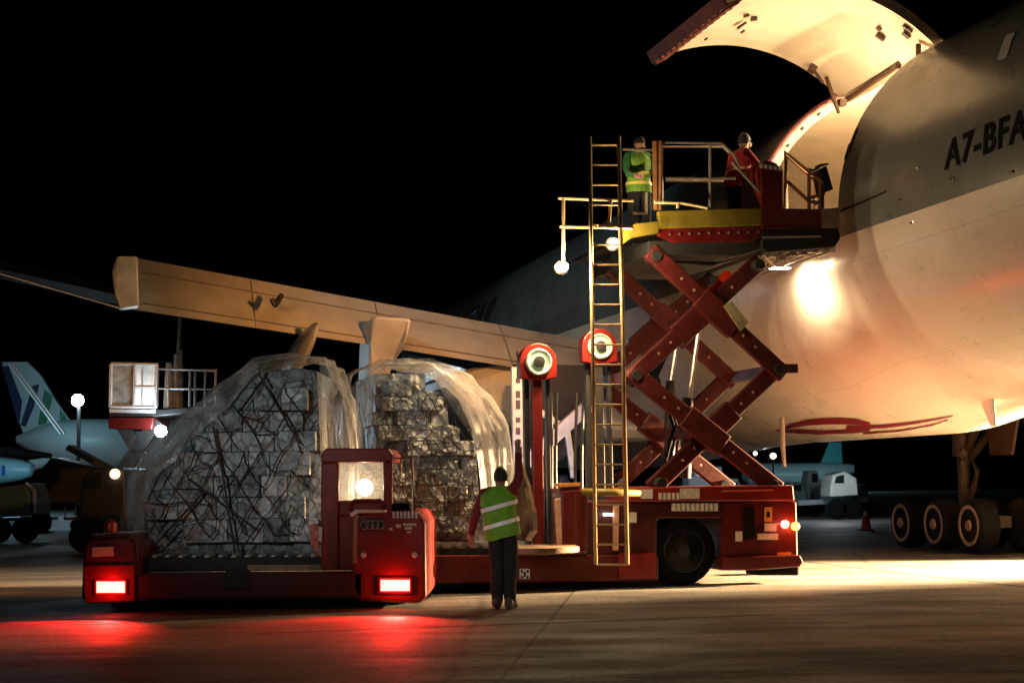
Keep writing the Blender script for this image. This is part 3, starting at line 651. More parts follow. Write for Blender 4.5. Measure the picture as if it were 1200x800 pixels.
# guide posts of the main platform, with pulley heads
def post(px0, py0, py1, w, rw, mt, nm, parent=None):
    u,_,z = Lp(px0,py0,w); z2 = Lp(px0,py1,w)[2]; bm = nb(); lbox(bm, u-rw/2,u+rw/2,w,w+.12,z,z2); return part(nm, bm, mt, parent, bevel=.015)
PURP = mat('pulley_disc',(.45,.62,.52),.35,.1,.3,9,.1)
for (px,py,w) in ((631,424,.25),(703,406,1.0)):
    p_ = post(px-2, py, 640, w, .15, RED if px<650 else DARK, 'guide_post'); post(px-14, py+18, 640, w+.1, .08, DARK, 'guide_rail'); post(px+11, py+18, 640, w+.1, .06, DARK, 'guide_rail')
    c_ = LP(px,py,w-.05); bm = nb(); pts = []
    for k in range(17): a = PI*k/16*1.0-.0; pts.append(c_+LF*math.cos(a)*.27+UP*(math.sin(a)*.27))
    pts += [c_-LF*.27-UP*.22, c_-LF*.12-UP*.25, c_+LF*.12-UP*.25, c_+LF*.27-UP*.22]
    prism(bm, pts, FW*.22); hd = part('pulley_housing', bm, RED_B, None, bevel=.015)
    bm = nb(); lathe(bm, c_-FW*.01, -FW, [(0,.19),(.03,.19),(.05,.17),(.02,.14),(.02,.10),(.045,.09),(.045,.03),(.03,.01)], 26); obj('pulley_disc', bm, PURP, hd, smooth=True)
    bm = nb(); lathe(bm, c_-FW*.05, -FW, [(0,.085),(.02,.08),(.03,.03)], 16); obj('pulley_hub', bm, DARK, hd, smooth=True)
bm = nb()
for (x,w) in ((640,.5),(646,.7),(652,.4),(676,1.2),(682,1.3),(708,1.2),(714,1.2)): tube(bm, [LP(x,640,w),LP(x-1+random.uniform(-2,2),540,w),LP(x+random.uniform(-3,3),460,w)], .022, 6)
part('lift_chain', bm, DARK, None)
bm = nb(); lpoly(bm, [(607,412),(641,404),(641,409),(607,418)], 1.6, .1); part('guide_crossbar', bm, DARK, None)
# lockers with tan edge stripes and orange lamp bar
bm = nb(); lpoly(bm, [(655,572),(678,570),(690,574),(690,650),(655,650)], -.1, .6); lk = part('control_locker', bm, RED, None, bevel=.06)
bm = nb(); lpoly(bm, [(650,585),(657,583),(659,640),(653,640)], -.12, .05); lpoly(bm, [(719,590),(726,590),(725,645),(718,645)], .02,.04); part('tan_edge_strip', bm, mat('tan_strip',(.55,.30,.18),.45,0,.3,9), lk, bevel=.01)
bm = nb(); tube(bm, [LP(682,576,-.12),LP(750,578,-.12)], .055, 10); part('yellow_bar', bm, OLIVE, None, smooth=True)
bm = nb(); lpoly(bm, [(655,566),(680,565),(680,569),(655,570)], -.1, .3); part('amber_top', bm, mat('amber_top',(.75,.33,.05),.4,0,.15,8), lk)
bm = nb(); lpoly(bm, [(708,601),(719,601),(719,604),(708,604)], -.02,.05); part('lit_lens', bm, emis('small_white',(1,.95,.85),6), None)
bm = nb(); lpoly(bm, [(609,666),(621,666),(621,678),(609,678)], -.012,.01); part('frame_label', bm, LABEL, low)
bm = nb()
for k in range(6): x_, y_ = 610.5+3.4*(k%3), 667.5+2*(k%2)+5*(k//3); lpoly(bm, [(x_,y_),(x_+2.2,y_),(x_+2.2,y_+3),(x_,y_+3)], -.02,.006)
part('frame_label_mark', bm, MBLK, low)

# ------------------------------------------------------------------ cargo pallets
def pt_in(poly, x, y):
    c = False; n_ = len(poly)
    for i in range(n_):
        x1,y1 = poly[i]; x2,y2 = poly[(i+1)%n_]
        if (y1 > y) != (y2 > y) and x < (x2-x1)*(y-y1)/(y2-y1)+x1: c = not c
    return c
def filmmat():
    m = bpy.data.materials.new('plastic_film'); m.use_nodes = True; n = m.node_tree; n.nodes.remove(n.nodes['Principled BSDF']); out = n.nodes['Material Output']
    tc = n.nodes.new('ShaderNodeTexCoord'); mp = n.nodes.new('ShaderNodeMapping'); mp.inputs['Scale'].default_value = (1,1,.45); mp.inputs['Rotation'].default_value = (0,.5,0)
    nz = n.nodes.new('ShaderNodeTexNoise'); nz.inputs['Scale'].default_value = 3.2; nz.inputs['Detail'].default_value = 8; nz.inputs['Roughness'].default_value = .6; nz.inputs['Distortion'].default_value = 1.4
    n.links.new(tc.outputs['Object'], mp.inputs[0]); n.links.new(mp.outputs[0], nz.inputs['Vector'])
    bp = n.nodes.new('ShaderNodeBump'); bp.inputs['Strength'].default_value = .9; bp.inputs['Distance'].default_value = .08; n.links.new(nz.outputs['Fac'], bp.inputs['Height'])
    gl = n.nodes.new('ShaderNodeBsdfGlossy'); gl.inputs['Roughness'].default_value = .22; gl.inputs['Color'].default_value = (.9,.9,.9,1); n.links.new(bp.outputs['Normal'], gl.inputs['Normal'])
    tl = n.nodes.new('ShaderNodeBsdfTranslucent'); tl.inputs['Color'].default_value = (.85,.80,.74,1); df = n.nodes.new('ShaderNodeBsdfDiffuse'); df.inputs['Color'].default_value = (.75,.73,.70,1)
    n.links.new(bp.outputs['Normal'], df.inputs['Normal'])
    tp = n.nodes.new('ShaderNodeBsdfTransparent')
    def mix(f, a, c):
        x = n.nodes.new('ShaderNodeMixShader')
        if isinstance(f,float): x.inputs[0].default_value = f
        else: n.links.new(f, x.inputs[0])
        n.links.new(a.outputs[0], x.inputs[1]); n.links.new(c.outputs[0], x.inputs[2]); return x
    s1 = mix(.6, df, tl); s2 = mix(.4, s1, gl)
    rp = n.nodes.new('ShaderNodeValToRGB'); rp.color_ramp.elements[0].position = .35; rp.color_ramp.elements[0].color = (.05,)*3+(1,); rp.color_ramp.elements[1].position = .68; rp.color_ramp.elements[1].color = (.42,)*3+(1,)
    n.links.new(nz.outputs['Fac'], rp.inputs[0])
    fr = n.nodes.new('ShaderNodeLayerWeight'); fr.inputs[0].default_value = .35
    ad = n.nodes.new('ShaderNodeMath'); ad.operation = 'MULTIPLY_ADD'; ad.inputs[1].default_value = .38; ad.use_clamp = True
    n.links.new(fr.outputs['Facing'], ad.inputs[0]); n.links.new(rp.outputs[0], ad.inputs[2])
    s3 = mix(ad.outputs[0], tp, s2); n.links.new(s3.outputs[0], out.inputs[0]); return m
FILM = filmmat()
def cartmat(name, col, sc):
    m = mat(name, col, .36, 0, .5, 7, 0, .15, .8); n = m.node_tree; b = n.nodes['Principled BSDF']
    tc = n.nodes.new('ShaderNodeTexCoord'); wz = n.nodes.new('ShaderNodeTexNoise'); wz.inputs['Scale'].default_value = 4; wz.inputs['Detail'].default_value = 5
    mx = n.nodes.new('ShaderNodeMixRGB'); mx.inputs[0].default_value = .25; n.links.new(tc.outputs['Object'], mx.inputs[1]); n.links.new(wz.outputs['Color'], mx.inputs[2]); n.links.new(tc.outputs['Object'], wz.inputs[0])
    v = n.nodes.new('ShaderNodeTexVoronoi'); v.feature = 'F1'; v.inputs['Scale'].default_value = sc; n.links.new(mx.outputs[0], v.inputs['Vector'])
    v2 = n.nodes.new('ShaderNodeTexVoronoi'); v2.feature = 'DISTANCE_TO_EDGE'; v2.inputs['Scale'].default_value = sc; n.links.new(mx.outputs[0], v2.inputs['Vector'])
    bp = n.nodes.new('ShaderNodeBump'); bp.inputs['Strength'].default_value = 1.0; bp.inputs['Distance'].default_value = .09; n.links.new(v.outputs['Distance'], bp.inputs['Height']); n.links.new(bp.outputs['Normal'], b.inputs['Normal'])
    old = b.inputs['Base Color'].links[0].from_socket; r1 = n.nodes.new('ShaderNodeValToRGB'); r1.color_ramp.elements[0].position = .0; r1.color_ramp.elements[0].color = (.15,.15,.15,1); r1.color_ramp.elements[1].position = .07; r1.color_ramp.elements[1].color = (1,1,1,1)
    n.links.new(v2.outputs['Distance'], r1.inputs[0]); m1 = n.nodes.new('ShaderNodeMixRGB'); m1.blend_type = 'MULTIPLY'; m1.inputs[0].default_value = .75; n.links.new(old, m1.inputs[1]); n.links.new(r1.outputs[0], m1.inputs[2])
    r2 = n.nodes.new('ShaderNodeValToRGB'); r2.color_ramp.elements[0].color = (.45,.45,.45,1); r2.color_ramp.elements[1].color = (1.25,1.25,1.25,1); n.links.new(v.outputs['Color'], r2.inputs[0])
    m2 = n.nodes.new('ShaderNodeMixRGB'); m2.blend_type = 'MULTIPLY'; m2.inputs[0].default_value = .8; n.links.new(m1.outputs[0], m2.inputs[1]); n.links.new(r2.outputs[0], m2.inputs[2]); n.links.new(m2.outputs[0], b.inputs['Base Color'])
    return m
CART = [cartmat('wrapped_carton_'+nm, c, sc) for nm,c,sc in (('grey',(.50,.53,.52),6),('pale',(.60,.63,.62),5),('warm',(.46,.44,.40),7),('dark',(.32,.34,.34),6))]
CART2 = [cartmat('small_carton_'+nm, c, sc) for nm,c,sc in (('grey',(.40,.42,.40),11),('pale',(.54,.57,.55),10),('dark',(.26,.28,.27),12))]
NETM = mat('cargo_net_cord',(.018,.018,.02),.8,0,.2,9); STRAP = mat('strap_dark',(.03,.03,.035),.7,0,.2,9)
def netted_pallet(root, P, poly, depth, deep_ax, row, wid, net=True, name='carton'):
    """poly in (x,z) face coordinates; P(x,z,d) gives the point"""
    xs_ = [p[0] for p in poly]; zs = [p[1] for p in poly]; z = min(zs)+.16
    cnt = 0
    while z < max(zs)-.08:
        h = row*random.uniform(.85,1.2); x = min(xs_)+random.uniform(0,.2)
        while x < max(xs_):
            w_ = wid*random.uniform(.6,1.4); cx, cz = x+w_/2, z+h/2
            if all(pt_in(poly, a, c) for a in (x+.04,x+w_-.04) for c in (z+.03,z+h-.04)) and cnt < 98:
                d0 = random.uniform(-.03,.05); t = random.uniform(-.025,.025)
                bm = nb(); v = [P(x+.003,z+.003,d0),P(x+w_-.003,z+.003+t*.3,d0+t),P(x+w_-.003,z+h-.003,d0+t),P(x+.003,z+h-.003-t*.3,d0)]
                prism(bm, v, deep_ax*(depth-.1)); obj(name, bm, random.choice(CART2 if wid < .4 else CART), root, bevel=.012); cnt += 1
            x += w_
        z += h
    return cnt
def net(root, P, poly, pitch, r, jit, dn):
    bm = nb(); xs_ = [p[0] for p in poly]; zs = [p[1] for p in poly]
    nx = int((max(xs_)-min(xs_))/pitch)+2; nz_ = int((max(zs)-min(zs))/pitch)+2; nod = {}
    for i in range(nx):
        for j in range(nz_):
            x = min(xs_)+(i+.5*(j%2))*pitch+random.uniform(-jit,jit)*pitch; z = min(zs)+j*pitch*.8+random.uniform(-jit,jit)*pitch
            if pt_in(poly,x,z): nod[i,j] = P(x,z,dn+random.uniform(-.02,.02))
    for (i,j),p in nod.items():
        for di in ((0,1) if j%2 else (-1,0)):
            q = nod.get((i+di,j+1))
            if q is not None and random.random() < .9: mid = (p+q)/2+Vector((random.uniform(-.03,.03),0,-.03)); tube(bm, [p,mid,q], r*random.uniform(.7,1.6), 5)
        if random.random() < .2 and (i+1,j) in nod: tube(bm, [p,nod[i+1,j]], r, 5)
    return obj('cargo_net', bm, NETM, root)
def wrap_shell(root, P, outline, depth, dax_, front=0.0, seed=0, n_d=14, closed=False):
    """film laid over an outline (list of (x,z)) and running back along the depth"""
    pts = []
    for (a,b_) in zip(outline, outline[1:]):
        k_ = max(1,int(math.hypot(b_[0]-a[0],b_[1]-a[1])/.12))
        for k in range(k_): pts.append((a[0]+(b_[0]-a[0])*k/k_, a[1]+(b_[1]-a[1])*k/k_))
    pts.append(outline[-1]); bm = nb()
    def q(i,j):
        x,z = pts[i]; p = P(x,z,front+depth*j/(n_d-1)); nn = noise.noise_vector(p*1.6+Vector((seed,0,0)))*.07 + noise.noise_vector(p*5+Vector((seed,0,0)))*.025
        return p+nn
    grid(bm, q, len(pts), n_d); return obj('plastic_wrap', bm, FILM, root, smooth=True)
# -- pallet 1, on the transporter
Y1 = 21.3
def P1(x, z, d): return Vector((x, Y1+d, z))
def pix_poly(pts, Y): return [((at(px,py,Y)).x, (at(px,py,Y)).z) for px,py in pts]
o1 = [(150,650),(153,600),(150,575),(172,530),(203,500),(255,462),(300,424),(345,418),(384,426),(402,470),(408,520),(412,650)]
poly1 = pix_poly(o1, Y1)
PL1 = thing('netted_cargo_pallet', 'tall netted cargo pallet with sloping left side on the transporter behind its cab', 'cargo pallet', (at(280,650,Y1).x, Y1+1.2, .6))
bm = nb(); a_, b_ = at(150,655,Y1).x, at(412,655,Y1).x; zb = at(280,652,Y1).z; box(bm, ((a_+b_)/2, Y1+1.15, zb-.02), (b_-a_+.05,2.4,.07)); obj('pallet_base', bm, STEEL, PL1, bevel=.01)
inner1 = pix_poly([(158,649),(165,600),(170,560),(205,512),(258,470),(304,430),(345,424),(374,430),(378,520),(380,649)], Y1)
netted_pallet(PL1, P1, inner1, 2.2, Vector((0,1,0)), .27, .42)
prev = obj('cargo_core', (lambda b2: (prism(b2, [P1(x,z,.14) for x,z in pix_poly([(168,649),(172,600),(178,560),(212,516),(262,475),(306,436),(345,430),(370,434),(374,520),(376,649)],Y1)], Vector((0,1.9,0))), b2)[-1])(nb()), CART[3], PL1)
net(PL1, P1, inner1, .27, .0065, .17, -.07)
bm = nb()
for pl in ([(250,500),(262,560),(268,600),(276,648)],[(300,432),(322,470),(352,520)],[(268,480),(305,430)],[(220,560),(300,620)],[(180,640),(240,575)]):
    tube(bm, [at(x,y,Y1-.1) for x,y in pl], .015, 6)
obj('strap', bm, STRAP, PL1)
wrap_shell(PL1, P1, pix_poly([(142,640),(147,600),(150,565),(170,527),(200,496),(255,456),(298,419),(345,413),(384,421),(404,465),(411,520),(414,640)],Y1), 2.3, None, -.12, 1)
# right strip of loose film over the front
bm = nb(); strip = [((378,424),(392,430)),((376,450),(404,470)),((378,480),(411,505)),((380,520),(418,530)),((380,570),(414,580)),((382,640),(414,640))]
grid(bm, lambda i,j: (lambda a,b_,t: at(a[0]+(b_[0]-a[0])*t, a[1]+(b_[1]-a[1])*t, Y1-.12)+noise.noise_vector(Vector((i*.7,j*.9,0)))*.08)(strip[i][0],strip[i][1],j/6), 6, 7); obj('loose_film', bm, FILM, PL1, smooth=True)
bm = nb(); strip = [((146,648),(166,648)),((148,600),(170,600)),((152,565),(178,560)),((172,528),(205,540)),((202,497),(225,515)),((255,457),(268,475)),((298,420),(304,434))]
grid(bm, lambda i,j: (lambda a,b_,t: at(a[0]+(b_[0]-a[0])*t, a[1]+(b_[1]-a[1])*t, Y1-.12)+noise.noise_vector(Vector((i*.7,j*.9,4)))*.06)(strip[i][0],strip[i][1],j/5), 7, 6); obj('loose_film', bm, FILM, PL1, smooth=True)
# -- pallet 2, on the loader's main deck
uo, _, _ = Lp(500,640,.2)
PL2 = thing('wrapped_cargo_pallet', 'tall cargo pallet with stepped right side under a billowing plastic sheet on the loader deck', 'cargo pallet', L(uo,1.4,.62))
def P2(x, z, d): return L(-x, .15+d, z)       # x grows to the right in the picture
def pp2(pts): 
    out = []
    for px,py in pts: u,_,z = Lp(px,py,.15); out.append((-u,z))
    return out
in2 = pp2([(408,636),(410,560),(436,545),(437,432),(505,431),(506,452),(520,453),(522,468),(531,470),(533,492),(545,494),(547,512),(566,515),(567,560),(572,600),(585,636)])
netted_pallet(PL2, P2, in2, 2.2, FW, .20, .38)
bm = nb(); prism(bm, [P2(x,z,.12) for x,z in pp2([(412,636),(414,565),(441,550),(442,437),(500,437),(500,457),(515,458),(516,474),(526,475),(528,498),(540,500),(541,518),(560,520),(562,560),(566,600),(576,636)])], FW*1.9); obj('cargo_core', bm, CART[3], PL2)
net(PL2, P2, in2, .2, .005, .25, -.06)
bm = nb(); lpoly(bm, [(405,636),(598,634),(598,639),(405,641)], .1, 2.4); obj('pallet_base', bm, STEEL, PL2, bevel=.01)
wrap_shell(PL2, P2, pp2([(404,630),(402,540),(403,475),(415,440),(440,424),(480,420),(522,425),(552,438),(575,462),(592,498),(600,540),(602,590),(600,636)]), 2.3, None, -.1, 5)
bm = nb(); R1 = [(400,520),(405,470),(420,438),(450,423),(500,421),(540,432),(572,460),(592,500),(600,545),(603,600)]
R2 = [(425,540),(432,490),(436,455),(450,432),(500,431),(515,452),(532,478),(548,505),(566,530),(578,600)]
grid(bm, lambda i,j: (lambda a,b_,t: P2(*pp2([(a[0]+(b_[0]-a[0])*t, a[1]+(b_[1]-a[1])*t)])[0], -.09)+noise.noise_vector(Vector((i*.9,j*.8,9)))*.10)(R1[i],R2[i],j/6), 10, 7); obj('loose_film', bm, FILM, PL2, smooth=True)
# crumpled tail of the sheet hanging by the worker
bm = nb(); tl_ = [((603,545),(612,540)),((603,575),(622,570)),((603,595),(629,600)),((605,615),(630,622)),((606,630),(622,634))]
grid(bm, lambda i,j: (lambda a,b_,t: LP(a[0]+(b_[0]-a[0])*t, a[1]+(b_[1]-a[1])*t, -.15+.25*math.sin(i*1.3+j*1.1)*.4))(tl_[i][0],tl_[i][1],j/5), 5, 6)
bmesh.ops.solidify(bm, geom=bm.faces[:], thickness=.03); obj('sheet_tail', bm, TAN, PL2, smooth=True)

# ------------------------------------------------------------------ pallet transporter (foreground)
YT = 20.5
T = thing('pallet_transporter', 'red pallet transporter seen from behind with two lit tail lights and a boxy cab', 'transporter', (at(280,712,YT).x, YT+2, 0))
def tp(bm, pts, Y, d): prism(bm, [at(px,py,Y) for px,py in pts], Vector((0,d,0)))
def tpart(nm, pts, Y, d, m_, parent=None, bevel=.02):
    bm = nb(); tp(bm, pts, Y, d); return obj(nm, bm, m_, parent or T, bevel=bevel)
body = tpart('rear_beam', [(155,672),(425,670),(425,700),(155,702)], YT, .35, DRED)
tpart('deck', [(158,653),(420,652),(420,668),(158,670)], YT+.3, 5.5, DARK)
bm = nb()
for k in range(16): x = 165+15.5*k; tube(bm, [at(x,652,YT+.35), at(x,652,YT+.35)+Vector((0,5.2,0))], .03, 6)
obj('deck_roller', bm, STEEL, T)
tpart('deck_edge_strip', [(290,662),(380,661),(382,668),(290,669)], YT+.24, .05, mat('worn_tan_edge',(.40,.27,.16),.6,0,.4,6), None, .005)
sl = tpart('side_housing', [(97,640),(104,631),(150,628),(160,634),(162,660),(158,706),(100,707),(95,700)], YT, 5.0, RED, None, .04)
tpart('housing_top', [(106,626),(152,624),(154,629),(106,631)], YT+.1, 1.2, RED, sl, .02)
tpart('number_plate', [(108,641),(133,640),(133,651),(108,652)], YT-.012, .01, LABEL, sl, 0)
bm = nb(); lathe(bm, at(130,624,YT+.3), UP, [(0,.09),(.05,.09),(.12,.08),(.16,.04),(.17,.01)], 14); obj('beacon', bm, mat('beacon_red',(.45,.03,.02),.25,0,.1,5), sl, smooth=True)
def taillight(x0,y0,x1,y1,par):
    bm = nb(); tp(bm, [(x0-3,y0-3),(x1+3,y0-3),(x1+3,y1+3),(x0-3,y1+3)], YT-.03, .05); fr_ = obj('lamp_surround', bm, mat('lamp_red_plastic',(.5,.01,.01),.3,0,.05,5), par, bevel=.01)
    bm = nb(); tp(bm, [(x0,y0),(x1,y0),(x1,y1),(x0,y1)], YT-.05, .015); o = obj('tail_light', bm, emis('tail_lens',(1,.15,.11),8), par, bevel=.006)
    c = at((x0+x1)/2,(y0+y1)/2,YT-.12)
    lamp('tail_light_source','POINT', c, 6, (1,.03,.02), .08)
    lamp('tail_light_beam','SPOT', c-Vector((0,.02,0)), 1000, (1,.02,.015), .1, (c.x-.3,c.y-1.6,0), 19, .8).scale = (5.5,1,1)
tpart('fender_glow_panel', [(97,662),(158,661),(158,704),(99,706)], YT-.02, .02, RED_B, sl, .01)
taillight(113,681,146,694,sl)
# right body with hood
rb = tpart('right_housing', [(414,612),(425,600),(490,598),(499,612),(500,700),(492,707),(420,704),(412,690)], YT, 5.0, RED_B, None, .045)
taillight(446,679,480,692,rb)
tpart('hood_highlight', [(409,602),(416,597),(452,597.5),(452,600.5),(420,601),(412,606)], YT-.05, .5, mat('pale_highlight',(.75,.62,.48),.4,0,.2,8), rb, .01)  # pale strip paints in the highlight along the hood top
bm = nb(); rc = at(436.5,614.5,YT-.012)
for k in range(4):
    c_ = rc+Vector(((k-1.5)*.065,0,0)); pts = [c_+Vector((math.cos(a)*.045,0,math.sin(a)*.05)) for a in [2*PI*i/20 for i in range(21)]]; tube(bm, pts, .008, 5)
obj('ring_badge', bm, mat('badge_grey',(.35,.34,.28),.3,.7,.1,6), rb, smooth=True)
tpart('badge_recess', [(421,607),(451,606),(451,622),(421,622)], YT-.006, .005, DRED, rb, 0)
bm = nb()
for k in range(7): x = 460+4.4*k; tp(bm, [(x,599),(x+2.8,599),(x+2.8,607),(x,607)], YT-.02, .01)
for (x0,y0,x1,y1) in ((464,614,470,618),(472,613,488,615.5),(474,617,483,620),(456,618,460,621),(477,622,482,624)): tp(bm, [(x0,y0),(x1,y0),(x1,y1),(x0,y1)], YT-.02, .012)
obj('worn_marking', bm, LABEL, rb)
bm = nb()
for px in (426,486): lathe(bm, at(px,650,YT+.0), (0,-1,0), [(0,.035),(.02,.035),(.03,.02)], 12)
obj('white_reflector', bm, LABEL, rb, smooth=True)  # pair of small white reflectors on the right housing
# cab
cabp = [(378,528),(384,525),(455,525),(459,530)]
cab = obj('cab', (lambda b2: (tp(b2,[(376,532),(382,525),(455,525),(460,531),(460,541),(376,542)],YT+.15,1.5), tp(b2,[(376,542),(397,542),(397,668),(376,668)],YT+.15,.1), tp(b2,[(449,541),(460,541),(460,600),(449,600)],YT+.15,.1), tp(b2,[(397,586),(449,586),(449,604),(397,604)],YT+.15,.1), tp(b2,[(397,604),(416,604),(416,668),(397,668)],YT+.16,.1), tp(b2,[(376,542),(384,542),(384,668),(376,668)],YT+1.5,.1), tp(b2,[(452,541),(460,541),(460,668),(452,668)],YT+1.5,.1), tp(b2,[(384,610),(452,610),(452,668),(384,668)],YT+1.5,.1), b2)[-1])(nb()), mat('cab_orange_red',(.24,.020,.006),.36,0,.2,3,.03,.3,.4), T, bevel=.02)
gm = bpy.data.materials.new('cab_glass'); gm.use_nodes = True; n = gm.node_tree; n.nodes.remove(n.nodes['Principled BSDF'])
t1 = n.nodes.new('ShaderNodeBsdfTransparent'); t2 = n.nodes.new('ShaderNodeBsdfTranslucent'); t2.inputs[0].default_value = (.8,.8,.7,1); t3 = n.nodes.new('ShaderNodeBsdfGlossy'); t3.inputs[1].default_value = .1
x1 = n.nodes.new('ShaderNodeMixShader'); tc = n.nodes.new('ShaderNodeTexCoord'); nzz = n.nodes.new('ShaderNodeTexNoise'); nzz.inputs['Scale'].default_value = 9; nzz.inputs['Detail'].default_value = 6; n.links.new(tc.outputs['Object'], nzz.inputs[0])
q_ = n.nodes.new('ShaderNodeMath'); q_.operation='MULTIPLY'; q_.inputs[1].default_value=.45; n.links.new(nzz.outputs['Fac'], q_.inputs[0]); n.links.new(q_.outputs[0], x1.inputs[0]); n.links.new(t1.outputs[0], x1.inputs[1]); n.links.new(t2.outputs[0], x1.inputs[2])
x2 = n.nodes.new('ShaderNodeMixShader'); x2.inputs[0].default_value = .08; n.links.new(x1.outputs[0], x2.inputs[1]); n.links.new(t3.outputs[0], x2.inputs[2]); n.links.new(x2.outputs[0], n.nodes['Material Output'].inputs[0])
win = tpart('window', [(397,542),(449,542),(449,586),(397,586)], YT+.2, .012, gm, cab, 0)
bm = nb(); c_ = at(427,571,YT+.75); lathe(bm, c_+Vector((0,.06,0)), (0,-1,0), [(0,.10),(.05,.11),(.07,.10),(.09,.05)], 20); hl = obj('cab_lamp', bm, emis('cab_lamp',(1,.90,.66),6), cab, smooth=True)
lamp('cab_lamp_source','POINT', c_-Vector((0,.12,0)), 14, (1,.85,.6), .1)
bm = nb(); lathe(bm, c_+Vector((0,.14,0)), (0,-1,0), [(0,.06),(.04,.13),(.06,.13)], 20); tube(bm,[c_+Vector((0,.1,0)), c_+Vector((0,.1,-.25))],.025,8); obj('lamp_bracket', bm, DARK, cab, smooth=True)
tpart('dashboard', [(398,590),(450,590),(450,598),(398,598)], YT+.45, .5, RED_B, cab, .02)
bm = nb(); tube(bm,[at(410,597,YT+.1),at(410,589,YT+.1),at(416,586,YT+.1),at(446,586,YT+.1),at(449,592,YT+.1)],.022,8); obj('grab_rail', bm, RED_B, cab, smooth=True)
bm = nb(); tube(bm,[at(456,600,YT+.5),at(457,537,YT+.5),at(483,536,YT+.5),at(485,600,YT+.5)],.022,8); tube(bm,[at(470,560,YT+.5),at(470,536,YT+.5)],.012,6); obj('mirror_frame', bm, DRED, cab, smooth=True)
tpart('black_cap', [(459,589),(480,589),(482,599),(458,599)], YT+.15, .2, BLK, rb, .02)
tpart('cab_door_edge', [(414,606),(419,606),(418,660),(413,660)], YT-.01, .06, mat('rust_tan',(.35,.16,.09),.5,0,.3,9), cab, .01)
for (px,w) in ((128,.4),(458,.4)):
    for dy in (.8,3.8):
        c_ = at(px,712,YT); c_ = Vector((c_.x, YT+dy, .3)); bm = nb(); wheel_mesh(bm, c_, (-1,0,0), .3, .3); wh = obj('wheel', bm, BLK, T, smooth=True)
bm = nb(); tp(bm, [(362,616),(370,612),(374,625),(372,648),(364,640)], YT+.1, .05); obj('reflective_tag', bm, mat('pinkish_tag',(.55,.20,.16),.5,0,.5,14), T, bevel=.01)
bm = nb(); tp(bm, [(373,617),(378,617),(377,636),(373,634)], YT+.1, .04); obj('reflective_tag', bm, LABEL, T, bevel=.01)
tpart('hitch', [(265,668),(292,668),(292,690),(265,690)], YT-.05, .1, DARK, body, .01)

